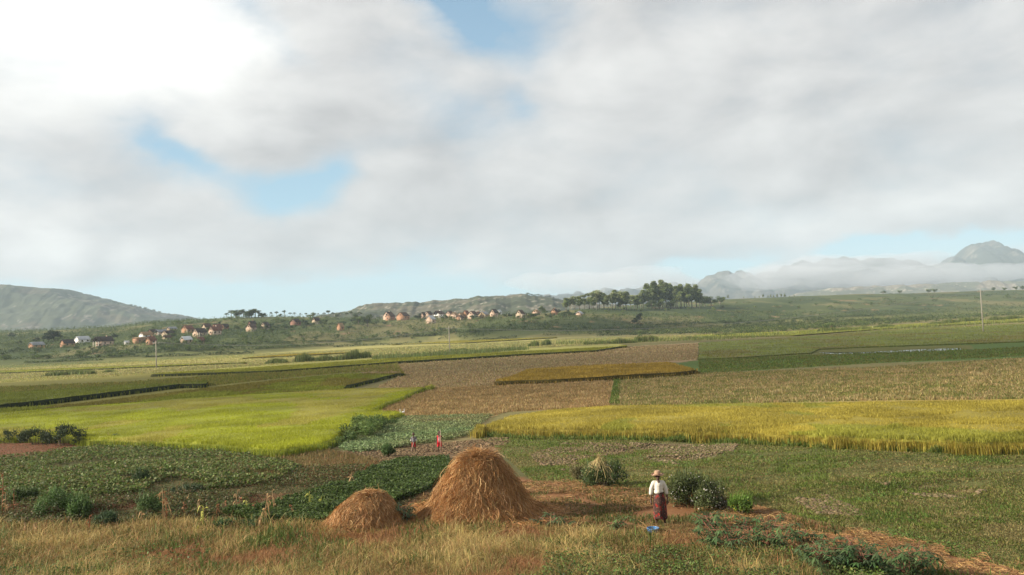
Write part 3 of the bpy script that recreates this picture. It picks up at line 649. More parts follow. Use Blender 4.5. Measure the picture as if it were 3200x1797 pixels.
def haystack(px, py, prof, label, seed, n, skew=(0, 0)):
    g = np.random.default_rng(seed); c = hit(px, py)[0]; zs = np.array([p[0] for p in prof]); rs = np.array([p[1] for p in prof]); H = zs[0]
    t = thing('haystack', tuple(c), label, 'haystack')
    def rad(z, a):
        r = np.interp(-z, -zs, rs)
        return r * (1 + .10 * fbm(np.cos(a) * 1.6 + 5, np.sin(a) * 1.6 + z * .8, seed, 3)) + .06 * fbm(a * 3, z * 4, seed + 3, 2)
    zz = np.concatenate([np.linspace(-.25, H * .9, 34), H * (1 - .1 * np.linspace(1, 0, 8)[1:] ** 2)]); th = np.linspace(0, 2 * math.pi, 73)[:-1]
    rings = [np.c_[rad(np.full(72, z), th) * np.cos(th) + skew[0] * z, rad(np.full(72, z), th) * np.sin(th) + skew[1] * z, np.full(72, z)] for z in zz]
    Geo().loft(rings, (.24, .125, .04)).mk('core', M_straw, t, smooth=True)
    # a strand lies on the surface and runs down it
    z = H * (1 - g.uniform(0, 1, n) ** 1.15); z = np.where(g.uniform(0, 1, n) < .22, g.uniform(0, H * .25, n), z); a = g.uniform(0, 2 * math.pi, n)
    r = rad(z, a) + g.uniform(-.01, .05, n); P = np.c_[r * np.cos(a) + skew[0] * z, r * np.sin(a) + skew[1] * z, z]
    dz = .04; sl = (rad(np.maximum(z - dz, 0), a) - rad(z, a)) / dz
    da = g.normal(0, .42, n) + .25 * np.sin(a * 5 + z * 3)
    d = np.c_[np.cos(a) * sl, np.sin(a) * sl, -np.ones(n)] + np.c_[-np.sin(a), np.cos(a), np.zeros(n)] * (da * (1 + sl))[:, None]
    d /= np.linalg.norm(d, axis=1)[:, None]; d += g.normal(0, .07, (n, 3))
    top = z > H * .93; d[top] = g.normal(0, 1, (top.sum(), 3)) * (1, 1, .15); d[top] /= np.linalg.norm(d[top], axis=1)[:, None]
    L = g.uniform(.2, .7, n) * min(1, H / 1.8); cc = np.array([(.42, .225, .085), (.52, .34, .16), (.33, .165, .06), (.20, .095, .035)])[g.choice(4, n, p=[.4, .22, .25, .13])]
    cc = cc * (1 + .35 * fbm(a * 3, z * 2.5, seed + 8, 3))[:, None]
    G = Geo().add(*strands(P, L, g.uniform(.006, .012, n), vcol(cc, n, .16, .04, g), g, drape=d))
    m = n // 9; a = g.uniform(0, 6.283, m); r = rs[-1] * (.9 + np.abs(g.normal(0, .16, m)))      # the skirt of fallen straw
    Q = np.c_[r * np.cos(a), r * np.sin(a), terr(c[0] + r * np.cos(a), c[1] + r * np.sin(a)) - c[2] + g.uniform(0, .09, m)]
    G.add(*strands(Q, g.uniform(.2, .5, m), g.uniform(.008, .015, m), vcol((.42, .22, .08), m, .2, .06, g), g))
    G.mk('straw_thatch', M_straw, t)
    return t
haystack(1205, 1298, [(1.98, 0), (1.95, .18), (1.88, .36), (1.75, .58), (1.5, .82), (1.13, 1.08), (.8, 1.28), (.5, 1.48), (.25, 1.72), (.1, 1.95), (0, 2.2), (-.25, 2.3)],
         'large conical haystack of orange brown straw in the middle foreground', 51, 62000, (.03, 0))
haystack(912, 1320, [(.98, 0), (.96, .18), (.88, .40), (.76, .60), (.6, .78), (.4, .95), (.22, 1.08), (.1, 1.18), (0, 1.27), (-.25, 1.32)],
         'small low haystack left of the large one, behind cassava leaves', 52, 24000, (.24, 0))

leaf_stuff('meadow_weeds', 'small leafy weeds spread through the rough meadow', 'weeds', MEAD, 120000, .035, [(.10, .14, .03), (.14, .16, .04), (.17, .14, .05), (.08, .12, .03)], zr=(.0, .06), seed=191, patch=(1.7, -.08))
leaf_stuff('meadow_weeds', 'bright green clover like patches in the right meadow', 'weeds', MEAD, 60000, .045, [(.09, .17, .035), (.12, .20, .04)], zr=(.0, .1), seed=192, patch=(2.4, .13))
leaf_stuff('bank_weeds', 'brown and green weeds filling the gaps of the left bank', 'weeds', [(-300, 1120), (200, 1112), (400, 1128), (700, 1152), (830, 1135), (1000, 1150), (1140, 1158), (1140, 1200), (1060, 1300), (-300, 1340)], 90000, .045, [(.10, .10, .035), (.14, .10, .045), (.08, .10, .03), (.16, .085, .04)], zr=(.0, .1), seed=193)
blade_stuff('bank_grass', 'reddish dry grass between the vine plots and the children', 'grass', [(560, 1148), (830, 1135), (960, 1160), (900, 1195), (640, 1215), (500, 1180)], 16000, .14, .02, [(.20, .15, .06), (.14, .13, .045), (.24, .13, .06)], .7, seed=194)
blade_stuff('straw_weeds', 'green and brown tufts growing through the strewn straw', 'weeds', LIT, 28000, .10, .018, [(.13, .13, .04), (.20, .13, .05), (.10, .12, .035)], .7, seed=195, p=2, patch=(1.5, .02))

blade_stuff('rice', 'olive low rice in the shaded paddies at left, between the dark strips', 'rice', [(-250, 985), (330, 962), (600, 942), (1000, 915), (1013, 936), (860, 938), (700, 952), (520, 972), (-250, 1030)], 50000, .3, .12, [(.23, .23, .045), (.19, .21, .038), (.28, .23, .06)], .3, seed=196, mat=M_rice)

blade_stuff('grass', 'short mixed grass around the feet of the woman and the basin', 'grass', [(1500, 1325), (1760, 1325), (1800, 1370), (1480, 1362)], 9000, .09, .010, [(.30, .21, .09), (.14, .16, .045), (.24, .14, .06)], .8, seed=197)

blade_stuff('bund_grass', 'green grass fringe in front of the golden rice field', 'grass', [(1195, 1096), (1330, 1106), (1600, 1108), (1900, 1120), (2300, 1138), (2900, 1156), (2900, 1150), (2300, 1133), (1900, 1115), (1600, 1103), (1330, 1101), (1195, 1091)], 14000, .22, .03, [(.11, .17, .035), (.16, .18, .04)], .5, seed=199)

blade_stuff('pale_stubble', 'straw coloured stubble of the sunlit far strips at left and centre', 'stubble', [(-250, 975), (250, 950), (700, 917), (1250, 880), (1560, 864), (1800, 850), (1800, 840), (1300, 858), (700, 888), (200, 912), (-250, 928)], 60000, .16, .22, [(.42, .37, .15), (.36, .33, .11), (.30, .31, .09)], .3, seed=210)
# ------------------------------------------------------------------ trees
def crown_mesh(clumps, per, leaf, cols, seed, tw=(1, 1, 1)):
    """leaf faces filling clumps (x, y, z, radius, height factor), fewer at the heart, ragged outside"""
    g = np.random.default_rng(seed); G = Geo()
    for (x, y, z, r, hf) in clumps:
        n = int(max(per * r * r, min(14 * (r / leaf) ** 2, 900))); d = g.normal(0, 1, (n, 3)); d /= np.linalg.norm(d, axis=1)[:, None]
        rr = r * g.uniform(.25, 1.0, n) ** .5 * (1 + .25 * g.normal(0, 1, n) * .6)
        P = d * rr[:, None] * (1, 1, hf) + (x, y, z); k = g.integers(0, len(cols)); tone = g.uniform(.8, 1.2)
        G.add(*leaves(P, leaf * g.uniform(.6, 1.5, n), vcol(np.asarray(cols[k]) * tone, n, .2, .05, g), .5, .75, g))
    return G
def tree_kind(name, kind, seed, H, label=None, cat='tree'):
    g = np.random.default_rng(seed); t = thing(name, (0, 0, -500), label, cat); T = Geo(); bark = (.22, .19, .15)
    cl = []
    if kind == 'euc':           # tall clean trunk, pointed or rounded tuft crown
        T.tube([(0, 0, -1), (g.normal(0, .15), g.normal(0, .15), H * .4), (g.normal(0, .3), g.normal(0, .3), H * .8), (0, 0, H * .95)], [H * .016, H * .013, H * .007, .03], 7, (.33, .29, .24))
        n = 15
        for i in range(n):
            q = i / (n - 1); z = H * (.40 + .55 * q); w = H * .17 * (1 - q) ** .6 * min(1, (q + .2) * 2.5) + .1
            a = g.uniform(0, 6.28); o = w * g.uniform(.2, .85); x, y = o * math.cos(a), o * math.sin(a)
            cl.append((x, y, z, H * g.uniform(.07, .10) * (1.15 - .45 * q), 1.0)); T.tube([(0, 0, z - H * .10), (x * .6, y * .6, z - H * .03), (x, y, z)], [.09, .06, .03], 4, bark, False)
        C = crown_mesh(cl, 95, H * .034, [(.22, .275, .10), (.28, .32, .135), (.16, .205, .075)], seed)
    elif kind == 'thin':        # loose crown on a tall bare trunk
        T.tube([(0, 0, -1), (.1, .1, H * .5), (g.normal(0, .5), 0, H * .95)], [H * .014, H * .011, .03], 6, (.40, .36, .31))
        for i in range(14):
            q = g.uniform(0, 1); z = H * (.40 + .55 * q); a = g.uniform(0, 6.28); o = H * .11 * g.uniform(.2, 1); x, y = o * math.cos(a), o * math.sin(a)
            cl.append((x, y, z, H * g.uniform(.06, .10), .9)); T.tube([(0, 0, z - H * .14), (x * .6, y * .6, z - H * .05), (x, y, z)], [.08, .05, .02], 4, bark, False)
        C = crown_mesh(cl, 90, H * .036, [(.26, .30, .14), (.32, .35, .18), (.20, .23, .105)], seed)
    elif kind == 'umbrella':
        T.tube([(0, 0, -1), (.1, .1, H * .5), (0, 0, H * .85)], [H * .022, H * .016, .05], 6, bark)
        for i in range(9):
            a = g.uniform(0, 6.28); o = H * .24 * math.sqrt(g.uniform(0, 1)); x, y = o * math.cos(a), o * math.sin(a); z = H * (.86 - .22 * (o / (H * .24)) ** 2)
            cl.append((x, y, z, H * g.uniform(.09, .13), .6)); T.tube([(0, 0, H * .5), (x * .6, y * .6, z - H * .1), (x, y, z)], [.12, .07, .03], 4, bark, False)
        C = crown_mesh(cl, 34, H * .05, [(.09, .12, .055), (.12, .15, .07)], seed)
    else:                        # broad round tree
        T.tube([(0, 0, -1), (.1, .1, H * .3), (0, 0, H * .6)], [H * .04, H * .03, H * .012], 7, bark)
        for i in range(14):
            a = g.uniform(0, 6.28); o = H * .33 * math.sqrt(g.uniform(0, 1)); x, y = o * math.cos(a), o * math.sin(a); z = H * g.uniform(.34, .82) * (1 - .3 * (o / (H * .4)) ** 2)
            cl.append((x, y, z, H * g.uniform(.13, .19), .85)); T.tube([(0, 0, H * .28), (x * .6, y * .6, z - H * .1), (x, y, z)], [.14, .08, .03], 4, bark, False)
        C = crown_mesh(cl, 30, H * .05, [(.10, .14, .045), (.14, .18, .06), (.075, .11, .038)] if kind == 'round' else [(.035, .055, .03), (.05, .07, .035)], seed)
    C.mk('crown', M_leaf, t); T.mk('trunk', M_bark, t)
    return t
PROTO = {}
def proto(key, *a):
    if key not in PROTO: PROTO[key] = [tree_kind(*x) for x in a]
    return PROTO[key]
EUC = [tree_kind('eucalyptus_tree', 'euc', 60 + i, 22.0) for i in range(4)]
THIN = [tree_kind('eucalyptus_tree', 'thin', 70 + i, 18.0) for i in range(3)]
UMB = [tree_kind('umbrella_tree', 'umbrella', 80 + i, 9.0) for i in range(3)]
RND = [tree_kind('broadleaf_tree', 'round', 90 + i, 8.0) for i in range(3)]
DRK = [tree_kind('dark_tree', 'dark', 95 + i, 8.0) for i in range(2)]
PROTOS = EUC + THIN + UMB + RND + DRK
def place(kinds, base, px, py, top, label, cat='tree', group=None, g=None, dist=None, wide=1.0):
    """px, py: foot in layout px, top: crown tip in layout px"""
    if dist is None: c = hit(px, py)[0]
    else:
        d = rayD(px, py); c = d * (dist / d[1]); c[2] += EYE
    pxs = px * 1.2422; d1 = np.interp(pxs, HX, HD1)
    if dist is None and c[1] > d1 * 1.02:      # sight line clears the crest: the tree stands on the crest
        d = rayD(px, py); x = d[0] / d[1] * d1 * .99; c = np.array([x, d1 * .99, float(terr(x, d1 * .99))])
    d = rayD(px, top); Ht = max(1.5, EYE + d[2] / d[1] * c[1] - c[2]); s = Ht / base
    c[2] -= .2
    return dup(random.choice(kinds), tuple(c), random.uniform(0, 6.28), (s * wide, s * wide, s), label, cat, group)
GR = 'eucalyptus trees in the grove on the ridge'
# tall block of the grove
for i, (px, top) in enumerate([(1618, 728), (1630, 712), (1640, 720), (1648, 706), (1657, 716), (1666, 704), (1676, 710), (1686, 712), (1694, 722), (1704, 718), (1714, 713), (1722, 722), (1733, 714), (1741, 720), (1752, 716), (1760, 726), (1645, 724), (1671, 722), (1700, 730), (1728, 730), (1764, 736), (1612, 738)]):
    place(EUC, 22.0, px, 776 - (i % 3) * 1.5, top, 'tall dense eucalyptus in the high dark right half of the grove', 'tree', GR, wide=1.55)
for i, (px, top) in enumerate([(1424, 748), (1434, 745), (1446, 741), (1458, 744), (1470, 741), (1483, 736), (1492, 744), (1502, 728), (1508, 724), (1520, 736), (1530, 742), (1540, 731), (1548, 728), (1560, 742), (1568, 728), (1576, 732), (1587, 742), (1597, 738), (1604, 742)]):
    place(THIN if i % 3 else EUC, 18.0 if i % 3 else 22.0, px, 777 + (i % 4) * .8, top, 'slender pale eucalyptus with a bare trunk in the open left half of the grove', 'tree', 'slender eucalyptus trees in the open half of the grove', wide=1.95)
for px, top, w in ((1560, 758, 1.4), (1640, 752, 1.5), (1660, 748, 1.4), (1690, 752, 1.4)):
    place(RND, 8.0, px, 777, top, 'dark understorey tree below the tall eucalyptus trunks', 'tree', 'understorey trees at the foot of the grove', wide=w)
for px, py, top, w, lb in ((1774, 771, 741, 1.3, 'rounded tree touching the right end of the grove'), (1789, 770, 742, 1.3, 'second rounded tree right of the grove'), (1812, 766, 741, 1.5, 'lone bushy tree standing apart right of the grove'),
                           (1362, 785, 767, 1.1, 'round headed tree on a clear trunk between the ridge houses'), (925, 822, 787, 1.25, 'large grey green tree left of the middle village'), (902, 818, 792, 1.2, 'smaller grey green tree beside the largest village tree'),
                           (1052, 803, 784, 1.35, 'round dark tree between two brick houses of the middle village')):
    place(DRK if 'dark' in lb else RND, 8.0, px, py, top, lb, 'tree', wide=w)
for px, py, top, w, lb in ((136, 858, 824, 1.5, 'very dark broad tree above the far left houses'), (122, 860, 830, 1.2, 'dark tree leaning into the broad dark tree at left'), (92, 862, 845, 1.2, 'dark bushy tree behind the leftmost house'), (30, 850, 833, 1.4, 'dark tree near the left edge of the village'),
                           (548, 822, 806, 1.4, 'dark tree behind the upper row of the left village'), (1608, 810, 782, .95, 'dark bushy tree alone on the slope below the grove'), (1597, 815, 795, 1.1, 'small dark tree beside the lone dark tree below the grove')):
    place(DRK, 8.0, px, py, top, lb, 'tree', wide=w)
for px, top in ((570, 788), (582, 780), (594, 776), (603, 782), (612, 777), (620, 782), (628, 780), (634, 774), (642, 776), (650, 780), (658, 784), (664, 790)):
    place(UMB + RND[:1], 9.0, px, 800, top - 2, 'flat topped tree in the clump on the skyline above the left village', 'tree', 'umbrella shaped trees of the skyline clump', wide=1.9)
for px, top in ((682, 785), (696, 783), (706, 788), (716, 780), (730, 786), (741, 786), (756, 788), (770, 787), (788, 783), (800, 788), (815, 786), (826, 780), (838, 785), (848, 786), (857, 785), (872, 786), (884, 782), (893, 785), (905, 784)):
    place(UMB + RND, 8.5, px, 794, top - 1, 'small tree in the ragged row along the skyline left of the rocky hill', 'tree', 'small trees along the skyline', wide=1.2)
RG = 'small trees on the right hand ridge'
for px, top in ((1832, 742), (1871, 746), (1880, 750), (1899, 746), (1910, 745), (1920, 741), (1932, 743), (1939, 741), (1946, 742), (1955, 740), (1966, 739), (1974, 739), (1986, 745), (1998, 742), (2012, 746)):
    place(THIN, 18.0, px, 752 - (px - 1830) * .018, top - 1, 'tiny dark tree silhouetted on the ridge right of the grove', 'tree', RG, wide=1.7)
for px, top in ((2222, 726), (2262, 725), (2335, 722), (2350, 721), (2500, 718), (2526, 718), (2556, 715), (2572, 714)):
    place(RND, 8.0, px, 735 - (px - 2200) * .025, top + 3, 'faint bush on the crest of the right slope', 'bush', 'bushes on the crest of the right slope', wide=1.5)
for px, top in ((1304, 741), (1312, 738), (1320, 739), (1328, 736), (1336, 739), (1345, 740), (1354, 739), (1362, 741), (1376, 743), (1384, 743), (1393, 747), (1404, 750)):
    place(UMB, 9.0, px, 750 + (px > 1370) * 3, top - 1, 'small tree on top of the rocky hill behind the village', 'tree', 'trees on top of the rocky hill', dist=1400, wide=1.7)
for px, py in ((285, 755), (300, 758), (330, 763), (340, 765), (352, 768), (365, 770), (386, 776), (400, 780), (425, 786), (445, 791), (470, 797)):
    place(RND, 8.0, px, py + 9, py + 1, 'tiny tree on the falling shoulder of the left hill', 'tree', 'tiny trees on the left hill shoulder', dist=2450, wide=1.6)

# ------------------------------------------------------------------ bushes on the slopes
def bush_kind(name, seed, cols, Hb=2.4, leaf=.26, per=42, stems=5, parts=True):
    g = np.random.default_rng(seed); t = thing(name, (0, 0, -500), None, 'bush'); cl = []; T = Geo()
    for i in range(8):
        a = g.uniform(0, 6.28); o = Hb * .55 * math.sqrt(g.uniform(0, 1)); cl.append((o * math.cos(a), o * math.sin(a), Hb * g.uniform(.28, .8), Hb * g.uniform(.16, .27), 1.0))
    for x, y, z, r, _ in cl[:stems]: T.tube([(0, 0, -.3), (x * .5, y * .5, z * .5), (x, y, z)], [.05, .035, .015], 4, (.16, .12, .08), False)
    crown_mesh(cl, per, leaf, cols, seed).mk('foliage', M_leaf, t); T.mk('stem', M_bark, t)
    return t
BG = [bush_kind('bush', 100 + i, [(.10, .15, .04), (.14, .185, .055)]) for i in range(3)]
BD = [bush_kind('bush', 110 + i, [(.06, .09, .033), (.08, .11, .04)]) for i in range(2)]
BL = [bush_kind('bush', 120 + i, [(.14, .20, .05), (.17, .21, .06)]) for i in range(2)]
PROTOS += BG + BD + BL
g = np.random.default_rng(130)
BANDS = [  # x range, y function ends (left, right), rows, count, kinds, size, label, group
    (0, 560, 888, 868, 5, 26, BD, 2.6, 'low dark hedge bush on the terraces below the left village', 'dark hedge bushes below the left village'),
    (0, 640, 905, 882, 8, 30, BG, 2.4, 'green terrace bush between the left village and the paddies', 'terrace bushes below the left village'),
    (420, 980, 868, 842, 16, 40, BG, 2.8, 'green bush on the slope between the two villages', 'bushes between the two villages'),
    (430, 960, 812, 800, 7, 34, BL, 3.0, 'bright green bush on the upper slope above the left village', 'bright bushes above the left village'),
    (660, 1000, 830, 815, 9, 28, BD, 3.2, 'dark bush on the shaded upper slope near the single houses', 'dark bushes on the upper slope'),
    (960, 1440, 845, 812, 12, 52, BG, 2.8, 'green bush on the slope below the middle village', 'bushes below the middle village'),
    (1100, 1500, 810, 798, 4, 24, BL, 2.6, 'light green bush right under the middle village houses', 'light bushes under the middle village'),
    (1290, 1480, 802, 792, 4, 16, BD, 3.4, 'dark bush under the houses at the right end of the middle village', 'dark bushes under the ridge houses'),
    (1400, 1900, 790, 775, 5, 22, BL, 2.8, 'light green bush along the foot of the grove', 'light bushes at the foot of the grove'),
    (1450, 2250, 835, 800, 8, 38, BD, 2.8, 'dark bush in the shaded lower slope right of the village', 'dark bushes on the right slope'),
    (1500, 2150, 845, 820, 4, 16, BG, 2.4, 'green bush at the lower edge of the right slope', 'bushes along the lower right slope'),
    (1950, 2560, 775, 748, 10, 24, BG, 3.0, 'scattered bush high on the pale right slope', 'scattered bushes on the upper right slope'),
]
for (x0, x1, ya, yb, sp, n, kk, size, lb, gr) in BANDS:
    q = g.uniform(0, 1, n); px = x0 + (x1 - x0) * q; py = ya + (yb - ya) * q + g.normal(0, sp * .5, n)
    C = hit(px, py)
    for c in C:
        s = size / 2.4 * g.uniform(.6, 1.35)
        dup(kk[g.integers(0, len(kk))], (c[0], c[1], c[2] - .15), g.uniform(0, 6.28), (s * g.uniform(1, 1.9), s, s * g.uniform(.8, 1.1)), lb, 'bush', gr)
# dark hedges along the terrace edges
def terrace_hedge(px0, px1, py0, py1, h, label, seed, dk=False):
    g = np.random.default_rng(seed); n0 = 12; L = hit(np.linspace(px0, px1, n0), np.linspace(py0, py1, n0)); c = L.mean(0)
    ln = np.linalg.norm(L[-1] - L[0]); n = int(ln * 26); q = g.uniform(0, n0 - 1.001, n); i = q.astype(int); f = (q - i)[:, None]
    P = L[i] * (1 - f) + L[i + 1] * f; hh = h * (.45 + .9 * vnoise(q * ln / n0 / 3.5, q * 0, seed)); P = P + g.normal(0, 1, (n, 3)) * (.2, .55, 0)
    P[:, 2] = terr(P[:, 0], P[:, 1]) + hh * g.uniform(0, 1, n) ** .8
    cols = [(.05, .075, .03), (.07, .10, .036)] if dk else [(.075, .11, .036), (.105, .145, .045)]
    o = Geo().add(*leaves(P, .5 * g.uniform(.6, 1.4, n), vcol(np.asarray(cols)[g.integers(0, 2, n)], n, .2, .05, g), .6, .8, g)).mk('terrace_hedge', M_leaf, loc=tuple(c))
    tag(o, label, 'hedge', 'hedges along the terrace edges')
for i, (a, b, c, d, h, dk, lb) in enumerate([
    (190, 420, 893, 886, 2.2, 1, 'thick dark hedge under the long orange brick house'), (420, 620, 884, 878, 2.4, 1, 'thick dark hedge under the tin roofed building'), (0, 150, 905, 900, 1.6, 0, 'hedge on the lowest terrace at the left edge'),
    (150, 360, 903, 896, 1.6, 1, 'second terrace hedge down below the white columned house'), (360, 640, 899, 888, 1.3, 1, 'long thin hedge behind the left pole'), (0, 140, 890, 884, 2.0, 1, 'hedge below the leftmost houses'),
    (60, 260, 913, 906, 1.2, 0, 'low hedge bordering the reddish terrace at left'), (640, 840, 878, 868, 1.5, 0, 'hedge at the foot of the slope between the villages'), (560, 740, 868, 862, 1.5, 1, 'middle hedge on the slope between the villages'),
    (740, 960, 862, 855, 1.6, 0, 'upper hedge running right on the slope between the villages'), (840, 1060, 873, 865, 1.4, 1, 'dark hedge just above the paddies left of the middle pole'), (980, 1130, 850, 842, 1.6, 1, 'slanting hedge below the two large orange brick houses'),
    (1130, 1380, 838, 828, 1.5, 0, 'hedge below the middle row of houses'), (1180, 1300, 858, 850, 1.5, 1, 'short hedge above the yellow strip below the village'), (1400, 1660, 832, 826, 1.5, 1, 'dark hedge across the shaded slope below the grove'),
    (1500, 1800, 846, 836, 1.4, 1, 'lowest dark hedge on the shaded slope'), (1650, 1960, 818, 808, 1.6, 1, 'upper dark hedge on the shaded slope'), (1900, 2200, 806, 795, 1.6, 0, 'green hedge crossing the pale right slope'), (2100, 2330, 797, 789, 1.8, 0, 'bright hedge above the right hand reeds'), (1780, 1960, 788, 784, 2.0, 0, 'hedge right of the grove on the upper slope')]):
    terrace_hedge(a, b, c, d, h, lb, 400 + i, dk)
# the unbroken scrub between them
def scrub(poly, n, s, cols, label, seed, hz=1.4, cat='scrub', patch=(26, -.02)):
    g = np.random.default_rng(seed); P = scatter(wpoly(poly, step=30), n // 18, g, 1.0)
    f = fbm(P[:, 0] / patch[0], P[:, 1] / (patch[0] * .6), seed, 3); P = P[f > patch[1]]; m = len(P)
    r = g.uniform(.5, 1.5, m); Q = np.repeat(P, 18, 0); rr = np.repeat(r, 18)[:, None]
    Q = Q + g.normal(0, .5, (len(Q), 3)) * rr * (1.3, 1.3, .0); Q[:, 2] = terr(Q[:, 0], Q[:, 1]) + g.uniform(0, 1, len(Q)) * hz * rr[:, 0]
    k = np.repeat(g.integers(0, len(cols), m), 18)
    G = Geo().add(*leaves(Q, s * g.uniform(.6, 1.4, len(Q)), vcol(np.asarray(cols)[k], len(Q), .2, .05, g), .6, .8, g))
    tag(G.mk('scrub', M_leaf), label, cat, kind='stuff')
SG = [(.075, .11, .034), (.10, .135, .04), (.05, .075, .027), (.14, .17, .055)]
scrub([(-100, 900), (640, 880), (980, 858), (1450, 842), (1700, 842), (1900, 838), (2300, 812), (2950, 770), (2950, 745), (2300, 785), (1900, 785), (1450, 795), (1000, 800), (700, 805), (560, 815), (300, 830), (-100, 850)], 330000, .5, SG, 'green scrub covering the slopes around both villages', 140, 1.9, patch=(22, -.08))
scrub([(-100, 860), (300, 835), (420, 820), (560, 808), (900, 800), (1000, 796), (1200, 795), (1500, 792), (1500, 786), (1000, 788), (640, 797), (430, 800), (300, 812), (-100, 838)], 150000, .6, SG[:2], 'bushy green cover along the village skyline', 141, 2.2)
scrub([(1850, 800), (2300, 785), (2600, 770), (2600, 735), (2300, 740), (1850, 762)], 50000, .6, [(.10, .12, .045), (.16, .15, .07)], 'thin dry scrub over the right slope', 142, .8, patch=(40, .10))

# ------------------------------------------------------------------ reeds in the valley
def reeds(px0, px1, py0, py1, h, label, seed, dens=1.0, col=(.16, .20, .055)):
    g = np.random.default_rng(seed); A = hit(px0, py0)[0]; B = hit(px1, py1)[0]; L = np.linalg.norm(B - A); c = (A + B) / 2
    n = int(L * 55 * dens) + 60; q = g.uniform(0, 1, (n, 1)); P = A * (1 - q) + B * q + g.normal(0, 1, (n, 3)) * (.3, 1.1, 0)
    hh = h * (.55 + .6 * vnoise(q[:, 0] * L / 3.0, 0, seed)) * (1 - .35 * np.abs(q[:, 0] * 2 - 1) ** 3) * g.uniform(.55, 1.15, n)
    P[:, 2] = terr(P[:, 0], P[:, 1]) - .1
    G = Geo().add(*blades(P, hh, g.uniform(.10, .24, n), vcol(np.array([col, (.10, .14, .04), (.21, .22, .08)])[g.integers(0, 3, n)], n, .2, .06, g), .22, g=g))
    o = G.mk('reed_clump', M_grass, loc=tuple(c)); return tag(o, label, 'reeds', 'reed clumps in the valley')
for i, (a, b, c, d, h, lb) in enumerate([
    (118, 160, 946, 944, 2.0, 'dark reed clump at left, left half of the long clump'), (160, 232, 943, 941, 2.1, 'dark reed clump at left, right half with taller stems'),
    (264, 280, 937, 936, 1.5, 'small isolated reed tuft right of the dark left clump'), (672, 720, 915, 913, 2.2, 'loose reed clump left of the pair near the pole'),
    (742, 795, 911, 908, 3.0, 'tall dense reed clump in the middle of the valley'), (795, 868, 909, 905, 2.5, 'ragged reed bank joined to the tall middle clump'), (868, 930, 905, 899, 3.2, 'dark rounded reed bank closest to the middle pole'),
    (1330, 1356, 871, 870, 2.6, 'reed clump with a sharp left side below the village'), (1363, 1384, 869, 867, 2.6, 'compact reed clump just right of its twin below the village'), 
    (1470, 1540, 867, 864, 1.8, 'thin reeds below the orange rice island skyline'), (1540, 1600, 865, 862, 2.4, 'mid reed clump in the long sunlit reed row'), (1600, 1652, 861, 857, 3.4, 'tall reed clump ending the sunlit reed row'),
    (1730, 1795, 853, 850, 1.6, 'thin reeds left of the green block'), (2058, 2105, 836, 833, 2.2, 'reed clump at the start of the right hand reed row'), (2105, 2190, 834, 830, 2.6, 'broad reed clump in the right hand reed row'), (2200, 2245, 826, 823, 2.0, 'small reed clump right of the broad one'),
    (2340, 2410, 818, 813, 2.4, 'bushy reeds midway to the right pole'), (2410, 2470, 812, 808, 2.8, 'dense green reeds just left of the right pole'), (2490, 2575, 808, 802, 3.0, 'long dense reed bank at the right edge'),
    (1800, 1850, 846, 843, 2.0, 'reeds at the left end of the bright rice strip'), (1130, 1180, 883, 881, 1.2, 'sparse reeds right of the middle pole')]):
    reeds(a, b, c, d, h, lb, 150 + i, 1.0 if h > 2.3 else 2.2)
# pale shoots along the bank behind the pole
blade_stuff('reeds', 'thin pale reeds along the ditch right of the middle reed bank', 'reeds', [(935, 905), (1130, 895), (1330, 880), (1330, 876), (1130, 889), (935, 900)], 2600, 1.0, .14, [(.20, .24, .09), (.15, .19, .06)], .2, seed=180)
blade_stuff('reeds', 'low reeds along the ditches far at right', 'reeds', [(1400, 868), (1800, 856), (2100, 838), (2576, 812), (2576, 806), (2100, 832), (1800, 848), (1400, 862)], 4200, .9, .16, [(.20, .23, .07), (.15, .18, .05)], .2, seed=181)

# ------------------------------------------------------------------ houses
def brick_extra(nt, tcn, c):
    b = nd(nt, 'ShaderNodeTexBrick', {'Vector': tcn.outputs['Object'], 'Color1': (1, 1, 1, 1), 'Color2': (.82, .82, .82, 1), 'Mortar': (.7, .66, .62, 1), 'Scale': 1.0, 'Mortar Size': .012, 'Brick Width': .24, 'Row Height': .09})
    return mixc(nt, 1.0, c, b.outputs[0], 'MULTIPLY')
M_wall = pmat('brick_wall', .9, nscale=.9, namp=.16, bump=.02, bscale=8, extra=brick_extra)
M_plast = pmat('plaster', .85, nscale=.8, namp=.10)
M_tile = pmat('clay_tile', .9, nscale=1.5, namp=.3, bump=.06, bscale=6)
M_tin = pmat('tin_roof', .35, nscale=.8, namp=.12, spec=.6)
M_dark = pmat('dark_opening', .9, base=(.03, .025, .02), nscale=2, namp=.1)
BR = {'o': (.46, .27, .17), 'r': (.42, .25, .17), 'p': (.62, .47, .37), 't': (.58, .48, .36), 'y': (.58, .44, .26), 'w': (.80, .78, .74), 'm': (.27, .15, .11)}
RF = {'b': ((.10, .065, .05), M_tile), 'd': ((.06, .045, .04), M_tile), 'r': ((.17, .08, .055), M_tile), 't': ((.30, .20, .11), M_tile), 's': ((.42, .44, .46), M_tin), 'w': ((.62, .64, .66), M_tin), 'g': ((.22, .23, .25), M_tin)}
HOUSES = []
